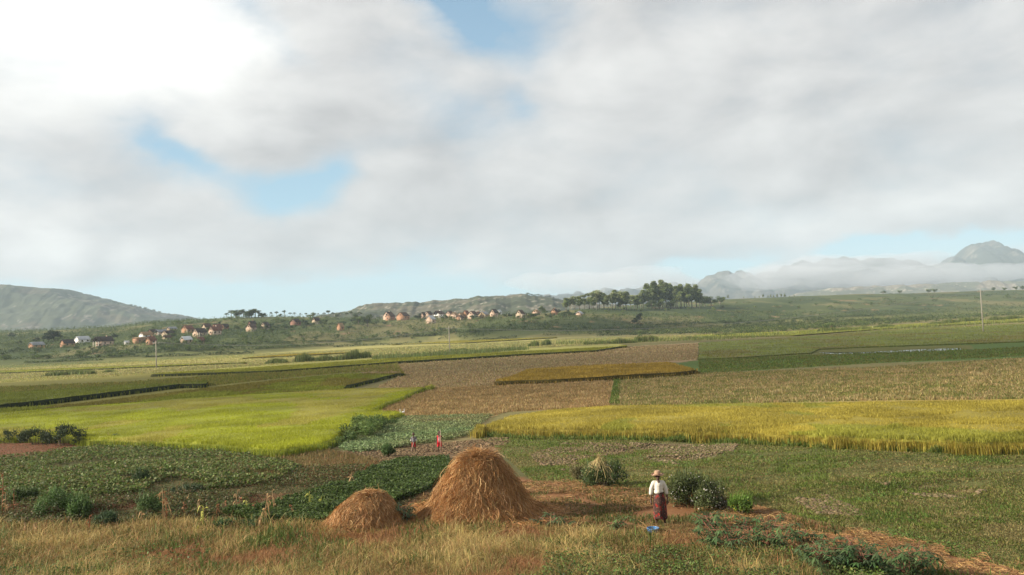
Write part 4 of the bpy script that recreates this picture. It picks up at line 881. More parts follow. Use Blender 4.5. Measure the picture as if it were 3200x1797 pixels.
def house(xl, xm, xr, ytop, ybase, wall, roof, label, side=None, trim=False, win=2, porch=0, turn=32, eave=.56, balcony=0):
    """gable between photo px xl and xm, long side seen out to xr, ridge at ytop, foot at ybase"""
    c = hit((xl + xm) / 2 / 1.2422, (ybase - 1) / 1.2422)[0]; d = c[1]; a = R(turn)
    w = (xm - xl) / FPX * d / math.cos(a); H = (ybase - ytop) / FPX * d; L = max(w * .9, (xr - xm) / FPX * d / math.sin(a) * .8); L = min(L, w * 1.35)
    t = thing('house', (c[0], c[1], c[2] - .1), label, 'house', 'village houses', rz=-a)
    mw = M_plast if wall in 'w' else M_wall; cw = BR[wall]; he = H * eave; e = .35
    G = Geo(); G.box((-w / 2, 0, -2.5), (w / 2, L, he), cw)
    G.add([(-w / 2, 0, he), (w / 2, 0, he), (0, 0, H - .1), (-w / 2, L, he), (w / 2, L, he), (0, L, H - .1)], [[0, 1, 2], [3, 5, 4]], [[0, 2, 5, 3], [1, 4, 5, 2]], cw)
    G.mk('wall', mw, t)
    rc, rm = RF[roof]; ox = w / 2 + e; oz = he - e * (H - he) / (w / 2); th = .14
    G = Geo()
    for sx in (-1, 1):
        q = np.array([(0, -e, H), (sx * ox, -e, oz), (sx * ox, L + e, oz), (0, L + e, H)]); G.add(np.concatenate([q, q + (0, 0, th)]), None, [[0, 1, 2, 3], [4, 7, 6, 5], [0, 4, 5, 1], [1, 5, 6, 2], [2, 6, 7, 3]], rc)
    rf = G.mk('roof', rm, t)
    if H > 4.2 and random.random() < .3: Geo().box((-.3, L * .6, H - .9), (.3, L * .6 + .5, H + .7), cw).mk('chimney', mw, rf)
    def wnd(x, z, ww, hh, pale=False):
        f = Geo().box((x - ww / 2 - .08, -.07, z - .08), (x + ww / 2 + .08, -.003, z + hh + .08), (.5, .42, .32)).mk('window', M_plast, t)
        Geo().box((x - ww / 2, -.09, z), (x + ww / 2, -.073, z + hh)).mk('pane', M_dark if not pale else M_plast, f)
    if win >= 1: wnd(0, he + (H - he) * .18, min(.9, w * .2), min(.9, (H - he) * .38))
    if win >= 2: wnd(-w * .12, he * .45, min(.9, w * .2), min(1.1, he * .3))
    if win >= 3: wnd(w * .26, he * .45, min(.8, w * .18), min(1.1, he * .3))
    for k in range(min(3, int(L / 2.6))):
        y = L * (k + .6) / (int(L / 2.6) + .2)
        f = Geo().box((w / 2 + .003, y - .45, he * .42), (w / 2 + .07, y + .45, he * .42 + 1.1), (.4, .33, .26)).mk('window', M_plast, t)
        Geo().box((w / 2 + .073, y - .36, he * .42 + .1), (w / 2 + .09, y + .36, he * .42 + 1.0)).mk('pane', M_dark, f)
    dr = Geo().box((w * .06, -.06, -.3), (w * .06 + .9, -.004, min(2.0, he * .42)), (.16, .10, .06)).mk('door', M_plast, t)
    if trim:
        for x in (-w / 2, w / 2): Geo().box((x - .16, -.14, -2.5), (x + .16, .16, he - .05), (.62, .52, .38)).mk('corner_pillar', M_plast, t)
    if porch:
        py = -porch
        for x in (-w / 2 + .1, 0 if porch > 1.6 else w / 2 - .9, w / 2 - .1): Geo().box((x - .14, py, -2.2), (x + .14, py + .28, he + .0), (.68, .64, .56)).mk('column', M_plast, t)
        Geo().box((-w / 2 - .1, py - .1, he * .5 - .1), (w / 2 + .1, -.003, he * .5 + .06), (.5, .42, .34)).mk('balcony', M_plast, t)
        G = Geo()
        for sx in (-1, 1):
            q = np.array([(0, py - e, H), (sx * ox, py - e, oz), (sx * ox, -e - .003, oz), (0, -e - .003, H)]); G.add(np.concatenate([q, q + (0, 0, th)]), None, [[0, 1, 2, 3], [4, 7, 6, 5], [0, 4, 5, 1], [1, 5, 6, 2], [3, 2, 6, 7]], rc)
        G.mk('porch_roof', rm, t)
    if balcony:
        Geo().box((w / 2 + .003, .2, he * .45), (w / 2 + 1.2, L - .2, he * .45 + .15), (.5, .42, .34)).mk('balcony', M_plast, t)
        for y in (.3, L - .5): Geo().box((w / 2 + 1.0, y, -2.0), (w / 2 + 1.2, y + .22, he - .15), (.62, .54, .42)).mk('column', M_plast, t)
    HOUSES.append(t)
H_ = house
# middle village, left to right
H_(1197, 1218, 1232, 975, 1001, 'p', 'd', 'cream edged brick house at the left end of the middle village', trim=True, win=1)
H_(1204, 1222, 1236, 979, 1003, 'r', 'b', 'red brick house with a small front gable, overlapping the cream edged one', win=2)
H_(1238, 1264, 1278, 977, 1002, 'o', 'b', 'large orange brick house with blank wall, second group from the left', win=1)
H_(1331, 1350, 1356, 987, 1012, 'p', 's', 'tall narrow brick hut with grey tin roof, lowest of the middle village', trim=True, win=0)
H_(1314, 1324, 1332, 976, 996, 'p', 'd', 'brown roofed house half hidden by the round dark tree', win=1)
H_(1324, 1342, 1354, 974, 994, 'p', 'd', 'low brick house behind the tin roofed hut', win=1)
H_(1356, 1376, 1392, 972, 994, 'w', 'b', 'white house with grey porch in the middle village', porch=1.5, win=1)
H_(1392, 1409, 1420, 973, 994, 'p', 'b', 'brick house right of the white porch', win=1, balcony=1)
H_(1408, 1424, 1434, 977, 995, 'p', 't', 'straw coloured gable house in the centre of the row', win=1, trim=True)
H_(1424, 1440, 1447, 986, 1002, 'r', 'b', 'small front brick hut with one dark window', win=1, trim=True)
H_(1430, 1442, 1456, 978, 997, 'p', 't', 'pale gabled house behind the small front hut', win=0)
H_(1445, 1460, 1470, 971, 996, 'o', 'r', 'tallest orange brick house with white balcony', win=0, balcony=1)
H_(1461, 1482, 1489, 973, 998, 'p', 'b', 'wide gable brick house right of the tallest one', win=2, trim=True)
H_(1478, 1485, 1490, 985, 998, 'w', 'w', 'narrow white hut between the brick houses', win=1)
H_(1482, 1497, 1504, 975, 994, 'o', 'b', 'orange brick house with two dark gable windows', win=2)
H_(1496, 1516, 1523, 974, 995, 'y', 'g', 'ochre wide house with grey ridge at the end of the row', win=3, trim=True)
H_(1531, 1547, 1560, 967, 993, 'p', 'd', 'tall brick house standing apart right of the row', win=2)
H_(1553, 1562, 1570, 969, 984, 'w', 's', 'small white house peeping over the trees', win=1)
H_(1582, 1590, 1597, 968, 982, 'y', 'd', 'tiny ochre house almost hidden by trees', win=1)
H_(1613, 1630, 1643, 969, 996, 't', 'b', 'pillared house with dark porch under the round headed tree', win=1, trim=True, balcony=1)
H_(1638, 1652, 1663, 963, 980, 't', 'd', 'cream gabled house behind the pillared one', win=1)
H_(1663, 1680, 1688, 969, 987, 'p', 't', 'pinkish house with pale sloping roof', win=1)
H_(1701, 1712, 1724, 966, 977, 'w', 'w', 'low white tin roofed building on the ridge', win=0)
H_(1722, 1737, 1748, 965, 985, 'o', 'd', 'square orange brick house left of the grove', win=2)
H_(1800, 1815, 1820, 973, 990, 'p', 's', 'lone brick hut with white roof edge in the bushes below the grove', win=1)
# left village
H_(84, 108, 132, 1070, 1090, 'o', 'g', 'leftmost low orange brick house with grey roof', win=1)
H_(184, 205, 232, 1062, 1086, 'o', 'd', 'orange brick house with long dark roof near the broad dark tree', win=0)
H_(228, 251, 281, 1052, 1074, 'w', 's', 'white house with silver roof at left', win=0)
H_(297, 322, 352, 1053, 1083, 'p', 'd', 'house with tall white columns on the front at left', porch=2.0, win=0)
H_(385, 396, 402, 1066, 1078, 'w', 'w', 'tiny white hut alone between two houses', win=0)
H_(453, 473, 480, 1052, 1079, 'o', 'r', 'orange brick gable in front of the thatched roof', win=2)
H_(411, 432, 456, 1055, 1075, 'o', 't', 'long orange brick house with rows of small windows', win=1, eave=.8)
H_(431, 452, 474, 1038, 1060, 'w', 't', 'white gabled house with pale thatch behind the long brick one', win=1)
H_(460, 476, 492, 1030, 1048, 'm', 'd', 'dark roofed house in shade above the white gable', win=0)
H_(486, 502, 522, 1031, 1048, 'p', 'g', 'grey roofed house with open porch in the left village', porch=1.0, win=0)
H_(502, 524, 542, 1034, 1052, 't', 'd', 'cream gabled house with long dark roof', win=1, trim=True)
H_(505, 519, 537, 1049, 1064, 't', 'b', 'small cream front house above the dark hedge', win=1)
H_(518, 534, 553, 1022, 1036, 'p', 'g', 'uppermost tin roofed house of the left village', win=1)
H_(564, 588, 604, 1018, 1042, 'o', 'r', 'orange brick house with red brown roof, upper row of the left village', win=1, trim=True)
H_(600, 621, 647, 1027, 1055, 'p', 'd', 'grey pink two storey house with dark roof and side balcony', win=2, trim=True, balcony=1)
H_(561, 579, 611, 1052, 1075, 'p', 'w', 'long low brick building with bright tin roof', win=1)
H_(612, 625, 651, 1055, 1075, 'y', 'm' if 'm' in RF else 'r', 'small ochre hut with long dark red roof', win=1)
H_(630, 644, 659, 1012, 1034, 't', 'b', 'cream house behind the two storey houses', win=0, trim=True)
H_(650, 669, 694, 1021, 1048, 'p', 'r', 'pink two storey house at the right end of the left village', win=3, trim=True)
H_(660, 676, 700, 1014, 1036, 'o', 'r', 'orange gable rising behind the pink house', win=0)
H_(690, 702, 714, 1013, 1030, 'm', 'd', 'shaded dark roofed house beside the pink house', win=0)
H_(767, 787, 797, 1013, 1037, 'p', 'b', 'single pink house left of the pair between the villages', win=1, trim=True)
H_(773, 786, 800, 1004, 1024, 'm', 'd', 'dark red roof rising behind the single pink house', win=0)
H_(813, 831, 842, 1008, 1031, 't', 'd', 'tall narrow tan house, right one of the pair between the villages', win=2)
H_(905, 926, 937, 998, 1018, 'm', 'd', 'dull red house half lost in dark bushes', win=1)
H_(974, 987, 1006, 993, 1014, 't', 'd', 'grey tan house high on the slope right of the dull red one', win=1)
H_(1052, 1066, 1074, 1010, 1034, 'o', 't', 'ruined orange earth walled house on the open slope', win=0)

# ------------------------------------------------------------------ power line
M_wood = pmat('pole_wood', .85, base=(.42, .38, .32), nscale=3, namp=.15)
M_wire = pmat('wire', .5, base=(.25, .25, .25))
TOPS = []
def pole(px, py, top, lean, label, arms=1):
    c = hit(px / 1.2422, py / 1.2422)[0]; Hh = (py - top) / FPX * c[1]
    t = thing('utility_pole', tuple(c), label, 'utility pole', 'poles of the valley power line')
    Geo().tube([(0, 0, -.8), (lean * .5, 0, Hh * .5), (lean, 0, Hh)], [.20, .17, .13], 8).mk('post', M_wood, t)
    if arms:
        Geo().box((lean - 1.1, -.06, Hh - .75), (lean + 1.1, .06, Hh - .63)).mk('crossarm', M_wood, t)
        for x in (-1, 0, 1): Geo().tube([(lean + x, 0, Hh - .65 + (x == 0) * .62), (lean + x, 0, Hh - .4 + (x == 0) * .62)], [.07, .05], 6).mk('insulator', M_plast, t)
    TOPS.append(np.array(c) + (lean, 0, Hh - .4))
pole(489, 1150, 1066, 0, 'dark thin pole in front of the left village')
pole(1406, 1106, 1021, 0, 'pale pole with a cross arm in the middle of the valley')
pole(3073, 1038, 905, 0, 'tall thin pole at far right in the green field')
def wire(A, B, sag, label):
    for x in (-1, 1):
        q = np.linspace(0, 1, 40)[:, None]; P = A * (1 - q) + B * q; P[:, 2] -= 4 * sag * (q * (1 - q))[:, 0]; P[:, 0] += x
        o = Geo().tube(P, .03, 4).mk('power_line', M_wire); tag(o, label, 'power line', 'sagging wires between the poles')
wire(TOPS[0], TOPS[1], 3.0, 'wire sagging from the left pole to the middle pole')
wire(TOPS[1], TOPS[2], 5.0, 'wire sagging from the middle pole to the right pole')

g = np.random.default_rng(171)
for (x0, x1, ya, yb, n, lb, gr) in ((40, 470, 866, 846, 10, 'green tree among the houses of the left village, lower side', 'trees among the lower left village'), (380, 700, 838, 824, 10, 'green tree between the upper houses of the left village', 'trees among the upper left village'),
        (1060, 1300, 806, 798, 11, 'green tree between the brick houses of the middle village', 'trees among the middle village'), (1290, 1480, 797, 792, 9, 'green tree by the ridge houses left of the grove', 'trees by the ridge houses'), (560, 960, 826, 808, 14, 'green tree on the slope around the single houses', 'trees around the single houses')):
    for i in range(n):
        q = (i + g.uniform(.1, .9)) / n; px = x0 + (x1 - x0) * q; py = ya + (yb - ya) * q + g.normal(0, 3)
        place(RND + DRK[:1], 8.0, px, py, py - g.uniform(9, 16), lb, 'tree', gr, wide=1.35)
for t in PROTOS:
    for ch in list(t.children): bpy.data.objects.remove(ch)
    bpy.data.objects.remove(t)
# ------------------------------------------------------------------ near plants
def palmate(C, s, n_leaf, col, g, droop=.35):
    V = []; m = len(C); cc = vcol(col, m, .18, .06, g); a0 = g.uniform(0, 6.28, m); tilt = g.normal(0, .35, (m, 2)); out = Geo()
    for j in range(n_leaf):
        a = a0 + j * 2 * math.pi / (n_leaf + 1.2); d = np.stack([np.cos(a), np.sin(a), -droop + tilt[:, 0] * np.cos(a) + tilt[:, 1] * np.sin(a)], 1)
        q = np.stack([-np.sin(a), np.cos(a), np.zeros(m)], 1) * (s * .13)[:, None]; L = (s * g.uniform(.75, 1.1, m))[:, None]
        Vv = np.stack([C, C + d * L * .5 + q, C + d * L - (0, 0, .02), C + d * L * .5 - q], 1)
        out.add(Vv.reshape(-1, 3), None, np.arange(m)[:, None] * 4 + np.array([0, 1, 2, 3]), np.repeat(cc, 4, 0))
    return out
def cassava(px, py, H, Wd, label, seed, n=5, col=(.075, .13, .05), s=.13, per=16):
    s *= 1.45; H *= 1.12; Wd *= 1.15
    g = np.random.default_rng(seed); c = hit(px, py)[0]; t = thing('cassava_plant', (c[0], c[1], c[2] - .02), label, 'plant', 'cassava plants'); T = Geo(); C = []
    for i in range(n):
        a = g.uniform(0, 6.28); o = Wd * g.uniform(.3, 1); x, y = o * math.cos(a) * .5, o * math.sin(a) * .5; h = H * g.uniform(.65, 1)
        T.tube([(0, 0, -.1), (x * .4, y * .4, h * .5), (x, y, h)], [.016, .013, .007], 5, (.22, .10, .07))
        for k in range(per):
            q = g.uniform(.25, 1); b = g.uniform(0, 6.28); r = .22 * Wd * g.uniform(.5, 1.2) + .05; p = np.array([x * q + r * math.cos(b), y * q + r * math.sin(b), h * q + g.uniform(-.02, .08)])
            T.tube([(x * q, y * q, h * q - .02), p], [.004, .003], 3, (.28, .12, .08), False); C.append(p)
    palmate(np.array(C), s * g.uniform(.7, 1.2, len(C)), 6, col, g).mk('leaves', M_leaf, t); T.mk('stems', M_bark, t)
BLU = (.085, .14, .052)
cassava(935, 1322, .62, 1.1, 'blue green cassava plant standing in front of the small haystack', 301, 6, (.09, .155, .075))
cassava(1010, 1318, .60, .9, 'cassava plant with a bare red stem between the two haystacks', 302, 4, (.09, .15, .07), per=12)
cassava(1830, 1395, .95, 1.3, 'large cassava plant right of the woman, nearest of its kind to her', 303, 8, BLU)
cassava(1790, 1330, .45, .8, 'small cassava plant on the straw right behind the woman', 304, 4, BLU, per=9)
cassava(1930, 1400, .85, 1.2, 'cassava plant right of the largest one', 305, 7, BLU)
cassava(2100, 1440, .80, 1.3, 'sprawling cassava at the bottom edge of the red straw path', 306, 7, BLU)
cassava(2190, 1450, .75, 1.1, 'dense dark cassava at the bottom, middle of the right group', 307, 7, (.065, .115, .045))
cassava(2290, 1462, .75, 1.1, 'rightmost cassava plant cut by the bottom edge', 308, 6, BLU)
cassava(2030, 1372, .35, .6, 'tiny cassava seedling on the straw path', 309, 3, BLU, per=7)
cassava(1400, 1325, .35, .9, 'low cassava plant at the foot of the large haystack', 310, 4, (.09, .14, .06), per=8)
cassava(1560, 1330, .25, .7, 'small green seedling in the grass left of the woman', 311, 3, (.10, .15, .05), per=6)
cassava(282, 1116, .95, .9, 'lone spindly sapling against the bright green rice', 312, 3, (.10, .14, .04), s=.16, per=7)
FE = (.05, .095, .04)
def feathery(px, py, H, W2, label, seed, col=FE, leaf=.07, per=230, name='shrub', cat='shrub', flowers=None, nf=0, k=1.0, grp=None):
    g = np.random.default_rng(seed); c = hit(px, py)[0]; t = thing(name, (c[0], c[1], c[2] - .03), label, cat, grp); cl = []; T = Geo()
    for i in range(int(14 * k)):
        a = g.uniform(0, 6.28); o = math.sqrt(g.uniform(0, 1)) * .36; x, y = W2 * o * math.cos(a), W2 * o * math.sin(a) * .8; z = H * g.uniform(.25, .78) * (1 - .5 * (o / .36) ** 2) + .05
        cl.append((x, y, z, H * g.uniform(.12, .30), .9)); T.tube([(x * .1, y * .1, -.05), (x * .5, y * .5, z * .55), (x, y, z)], [.018, .012, .005], 4, (.14, .11, .07), False)
    ca = np.asarray(col); G = crown_mesh(cl, per, leaf, [ca, ca * 1.35, ca * .75], seed)
    top = np.array(cl)                          # loose shoots break the outline
    m = 300; q = top[g.integers(0, len(top), m)]; P = q[:, :3] + g.normal(0, 1, (m, 3)) * q[:, 3:4] * .55
    G.add(*blades(P, H * g.uniform(.12, .32, m), .02, vcol(ca * 1.2, m, .2, .05, g), .6, g=g))
    G.mk('foliage', M_leaf, t); T.mk('stems', M_bark, t)
    if flowers is not None:
        q = top[g.integers(0, len(top), nf)]; d = g.normal(0, 1, (nf, 3)); d /= np.linalg.norm(d, axis=1)[:, None]; d[:, 1] = -np.abs(d[:, 1])
        P = q[:, :3] + d * q[:, 3:4] * 1.02; F = Geo()
        for r in range(3): F.add(*leaves(P + g.normal(0, .008, P.shape), .032, vcol(flowers, nf, .1, .03, g), .4, 1.0, g))
        F.mk('flowers', M_petal, t)
    return t
M_petal = pmat('petals', .6, transl=.2, nscale=4, namp=.05)
feathery(150, 1296, 1.0, 1.9, 'large feathery green shrub on the left bank', 321, (.09, .15, .045), .06)
feathery(215, 1298, .8, 1.4, 'shrub joined to the right side of the large feathery one', 322, (.08, .135, .04), .06)
feathery(55, 1262, .7, 1.2, 'dark shrub behind the dry stalk at the left edge', 323, (.07, .105, .035), .06)
feathery(265, 1325, .6, .9, 'small dark shrub in the dry grass below the large feathery one', 324, (.055, .09, .04), .05)
feathery(375, 1295, .85, 1.1, 'upright dark shrub just left of the tallest maize stalk', 325, (.07, .11, .035), .05)
feathery(352, 1213, .55, 1.0, 'tussock of dark grass among the sweet potato vines', 326, (.05, .08, .03), .05)
feathery(470, 1242, .4, 1.5, 'low dark shrub with pale tips behind the maize', 327, (.05, .075, .035), .05, flowers=(.45, .42, .3), nf=30)
feathery(560, 1332, .4, 1.0, 'leafy shrub in the grass right of the yellow maize', 328, (.07, .12, .045), .05)
feathery(640, 1330, .35, 1.1, 'low green shrub between maize stalks and small haystack', 329, (.06, .10, .04), .05)
feathery(975, 1150, .75, 1.0, 'green weed clump in front of the child with the short stick', 330, (.07, .12, .035), .06)
feathery(150, 1120, 1.75, 4.6, 'very dark large bush beside the red soil at far left', 331, (.035, .05, .022), .11, 70, name='bush', cat='bush')
feathery(88, 1118, 1.45, 3.2, 'rounded dark bush filling between the two left bushes', 332, (.045, .065, .026), .11, 70, name='bush', cat='bush')
feathery(25, 1114, 1.15, 4.4, 'lower flat dark bush cut by the left edge', 333, (.045, .065, .026), .10, 70, name='bush', cat='bush')
feathery(1755, 1272, 1.35, 2.3, 'dark flowering shrub with small white blossoms right of the woman', 334, (.08, .10, .035), .05, 150, flowers=(.75, .70, .66), nf=130, k=1.5)
feathery(1800, 1282, .6, 1.1, 'low brownish flowering shrub joined to the right of the white flowering one', 335, (.085, .08, .045), .045, 150, flowers=(.65, .58, .55), nf=60)
feathery(1866, 1296, .75, 1.0, 'yellow green weed with yellow flowers right of the flowering shrubs', 336, (.12, .20, .035), .06, flowers=(.80, .62, .05), nf=14)
sh = feathery(1516, 1222, 1.15, 2.2, 'dark shrub with a cap of hanging pale straw behind the straw path', 337, (.065, .095, .032), .05, 170, flowers=(.70, .66, .60), nf=40, k=1.4)
g = np.random.default_rng(340)
m = 200; a = g.uniform(0, 6.28, m); r = np.abs(g.normal(0, .22, m)); P = np.c_[r * np.cos(a) - .10, r * np.sin(a) - .12, 1.12 - r * .9 + g.uniform(-.1, .06, m)]
d = np.c_[np.cos(a) * .8, np.sin(a) * .8, -np.ones(m)]; d /= np.linalg.norm(d, axis=1)[:, None]
Geo().add(*strands(P, g.uniform(.3, .65, m), np.full(m, .012), vcol((.42, .33, .15), m, .2, .05, g), g, drape=d)).mk('straw_cap', M_straw, sh)
feathery(1455, 1205, .6, 1.1, 'pale dry weed clump left of the straw capped shrub', 338, (.17, .15, .07), .04, 90, k=.8)
# hedge along the bright green rice
g = np.random.default_rng(345); t = None
hp = hit(np.linspace(832, 985, 11), np.linspace(1128, 1068, 11)); c0 = hp[5]
t = thing('hedge', tuple(c0), 'long rounded green hedge between bright rice and the bean plot', 'hedge'); cl = []; T = Geo()
for i, c in enumerate(hp):
    for k in range(5):
        hh = [.3, .5, .65, .9, 1.1, 1.3, 1.4, 1.4, 1.2, .8, .5][i]; r = hh * .36 * g.uniform(.8, 1.2); p = c - c0 + g.normal(0, .5, 3) * (1, 1, 0); cl.append((p[0], p[1], c[2] - c0[2] + hh * g.uniform(.3, .72), r, .9))
        T.tube([(p[0], p[1], c[2] - c0[2] - .1), (p[0], p[1], cl[-1][2])], [.03, .01], 4, (.14, .11, .07), False)
crown_mesh(cl, 170, .10, [(.11, .17, .045), (.15, .21, .06), (.08, .125, .035)], 346).mk('foliage', M_leaf, t); T.mk('stems', M_bark, t)

# ------------------------------------------------------------------ maize
TAN = (.42, .27, .13); RUST = (.30, .13, .06); YGR = (.42, .42, .09)
def maize(px, py, top, col, label, seed, n=9):
    g = np.random.default_rng(seed); c = hit(px, py)[0]; H = (py - top) / 2021 * c[1]; t = thing('maize_stalk', (c[0], c[1], c[2]), label, 'maize stalk', 'dried maize stalks on the left bank')
    lx, ly = g.normal(0, .06, 2); Geo().tube([(0, 0, -.05), (lx * .4, ly * .4, H * .5), (lx, ly, H)], [.016, .014, .006], 6, np.asarray(col) * .9).mk('stem', M_straw, t)
    G = Geo()
    for i in range(n):
        z = H * g.uniform(.25, .97); a = g.uniform(0, 6.28); L = g.uniform(.2, .48) * min(1, H); up = g.uniform(.5, 1.3); w = g.uniform(.018, .036); x0, y0 = lx * z / H, ly * z / H
        q = np.linspace(0, 1, 7); rr = L * (q * .6); zz = z + L * (up * q - (up + g.uniform(-.3, 1.1)) * q ** 2); s = np.array([-math.sin(a), math.cos(a), 0]); ctr = np.c_[x0 + rr * math.cos(a), y0 + rr * math.sin(a), zz]
        ww = (w * np.sin(np.pi * (q * .85 + .12)))[:, None]; tw = g.normal(0, .5); s = s * math.cos(tw) + np.array([0, 0, math.sin(tw)])
        V = np.concatenate([ctr - s * ww, ctr + s * ww]); k = np.arange(6); G.add(V, None, np.c_[k, k + 1, k + 8, k + 7], np.asarray(col) * g.uniform(.7, 1.25))
    G.mk('leaves', M_grass, t)
for i, (px, py, top, col, lb, n) in enumerate([
    (6, 1300, 1190, RUST, 'tall dark rust coloured stalk cut by the left edge', 10), (14, 1302, 1240, TAN, 'pale hanging stalk in front of the rust one at the left edge', 8), (34, 1290, 1232, RUST, 'small reddish stalk right of the left edge stalk', 6),
    (412, 1318, 1230, TAN, 'tallest tan stalk with a drooping white leaf', 14), (420, 1312, 1236, RUST, 'rusty stalk leaning on the tallest tan one', 10), (464, 1300, 1262, RUST, 'short rusty stalk right of the tallest one', 8), (500, 1296, 1258, TAN, 'short bleached stalk behind the yellow green one', 8),
    (511, 1338, 1275, YGR, 'yellow green maize with long drooping leaves', 9), (504, 1345, 1320, YGR, 'small yellow green shoot below the drooping maize', 4), (474, 1268, 1244, TAN, 'stalk with a pale tassel behind the rusty ones', 5), (592, 1290, 1234, TAN, 'pale tufted stalk in the centre of the maize row', 9), (600, 1285, 1250, RUST, 'reddish stalk beside the pale tufted one', 8),
    (566, 1290, 1262, RUST, 'low red brown stalk left of the pale tufted one', 7), (618, 1292, 1258, YGR, 'olive stalk right of the pale tufted one', 6), (664, 1318, 1245, TAN, 'thin tan stalk with many small leaves left of the small haystack', 12), (690, 1290, 1236, TAN, 'bent tan stalk with a spreading top', 6), (706, 1276, 1240, TAN, 'short slanting stalk right of the bent one', 5),
    (655, 1335, 1300, TAN, 'broken tan stalk low in the grass', 5), (778, 1280, 1236, YGR, 'yellow leaved stalk nearest the small haystack', 8), (806, 1282, 1248, YGR, 'small yellow stalk right of the yellow leaved one', 6), (882, 1225, 1188, TAN, 'lone dry stalk standing among the bluish vines', 7),
    (355, 1322, 1285, TAN, 'thin dry stalk between dark shrubs', 5), (225, 1345, 1298, RUST, 'rust brown stalk in the dry grass below the feathery shrub', 9), (180, 1328, 1302, TAN, 'small bent stalk left of the rust brown one', 5), (92, 1352, 1318, TAN, 'drooping tan stalk in the dry grass at left', 7), (60, 1345, 1315, TAN, 'angular broken stalk at lower left', 4), (332, 1345, 1325, RUST, 'short curled stalk in the grass', 4),
    (740, 1300, 1272, RUST, 'low rusty stalk left of the small haystack', 5), (545, 1300, 1268, RUST, 'reddish stalk in the dense part of the row', 7), (640, 1296, 1266, RUST, 'short dark red stalk in the row', 6)]):
    maize(px, py, top, col, lb, 360 + i, n)

# ------------------------------------------------------------------ people
def skin_mat(name, c): return pmat(name, .55, base=c, nscale=6, namp=.06, spec=.35)
def fused(name, caps, ells, voxel, mat, parent, smooth=4):
    """limbs as tapered capsules and ellipsoids, grown together into one continuous surface"""
    bm = bmesh.new()
    for a, b, ra, rb in caps:
        a, b = Vector(a), Vector(b); n = max(2, int((b - a).length / (min(ra, rb) * .45)) + 1)
        for i in range(n + 1):
            q = i / n; bmesh.ops.create_icosphere(bm, subdivisions=2, radius=ra + (rb - ra) * q, matrix=Matrix.Translation(a.lerp(b, q)))
    for c, r, *rot in ells:
        M4 = Matrix.Translation(c) @ (Matrix.Rotation(rot[0], 4, 'X') if rot else Matrix.Identity(4)) @ Matrix.Diagonal((*r, 1)); bmesh.ops.create_icosphere(bm, subdivisions=3, radius=1.0, matrix=M4)
    me = bpy.data.meshes.new(name); bm.to_mesh(me); bm.free(); o = bpy.data.objects.new(name, me); COL.objects.link(o)
    md = o.modifiers.new('r', 'REMESH'); md.mode = 'VOXEL'; md.voxel_size = voxel; md.use_smooth_shade = True
    s2 = o.modifiers.new('s', 'SMOOTH'); s2.iterations = smooth; s2.factor = .5
    me2 = bpy.data.meshes.new_from_object(o.evaluated_get(bpy.context.evaluated_depsgraph_get())); o.modifiers.clear(); o.data = me2; me2.materials.clear(); me2.materials.append(mat)
    o.parent = parent; return o
def arm(sh, el, wr, hd, r=1.0, side=1, curl=(0, 0, -1)):
    """shoulder, elbow, wrist, end of palm; five unequal fingers bending on from the palm"""
    c = [(sh, el, .042 * r, .032 * r), (el, wr, .031 * r, .021 * r), (wr, hd, .022 * r, .027 * r)]
    w, h = np.array(wr, float), np.array(hd, float); f = (h - w) / np.linalg.norm(h - w); cu = np.array(curl, float); sd = np.cross(f, (0, -1, 0)); sd = sd / (np.linalg.norm(sd) + 1e-6) * .014 * r
    for k, ln in zip((-1.5, -.5, .5, 1.5), (.055, .068, .072, .060)):
        p0 = h + sd * k * .9; p1 = p0 + f * ln * .5 * r; p2 = p1 + (f * .6 + cu * .6) * ln * .5 * r; c += [(tuple(p0), tuple(p1), .0085 * r, .008 * r), (tuple(p1), tuple(p2), .008 * r, .0065 * r)]
    p0 = w + (h - w) * .35 - sd * 1.6 * side; p1 = p0 - sd * 1.4 * side + f * .03 * r; c.append((tuple(p0), tuple(p1), .0105 * r, .008 * r))
    return c
def head_parts(c, s=1.0, dark=True):
    x, y, z = c
    return [((x, y + .01 * s, z + .02 * s), (.074 * s, .09 * s, .092 * s)), ((x, y - .018 * s, z - .045 * s), (.052 * s, .062 * s, .062 * s)), ((x, y - .09 * s, z - .012 * s), (.013 * s, .018 * s, .024 * s)),
            ((x - .074 * s, y + .01 * s, z - .005 * s), (.012 * s, .018 * s, .03 * s)), ((x + .074 * s, y + .01 * s, z - .005 * s), (.012 * s, .018 * s, .03 * s)), ((x, y - .074 * s, z - .052 * s), (.024 * s, .014 * s, .010 * s)),
            ((x - .03 * s, y - .073 * s, z + .022 * s), (.024 * s, .012 * s, .008 * s)), ((x + .03 * s, y - .073 * s, z + .022 * s), (.024 * s, .012 * s, .008 * s))]
def eyes(c, s, parent):
    for k in (-1, 1):
        bm = bmesh.new(); bmesh.ops.create_icosphere(bm, subdivisions=2, radius=.0125 * s); me = bpy.data.meshes.new('eye'); bm.to_mesh(me); bm.free(); me.materials.append(M_eye)
        o = bpy.data.objects.new('eye', me); COL.objects.link(o); o.parent = parent; o.location = (c[0] + k * .030 * s, c[1] - .070 * s, c[2] + .005 * s)
M_eye = pmat('eye', .2, base=(.10, .08, .07), nscale=2, namp=.02)
SK = skin_mat('dark_skin', (.075, .04, .026))
def ering(rx, ry, z, n=48, fold=0, k=9, ph=0, cx=0, cy=0, jag=0):
    a = np.arange(n) * 2 * math.pi / n; f = 1 + fold * np.sin(a * k + ph) + fold * .5 * np.sin(a * (k * 2 + 1) + ph * 2)
    return np.c_[rx * f * np.cos(a) + cx, ry * f * np.sin(a) + cy, z + jag * np.sin(a * 3 + 1)]
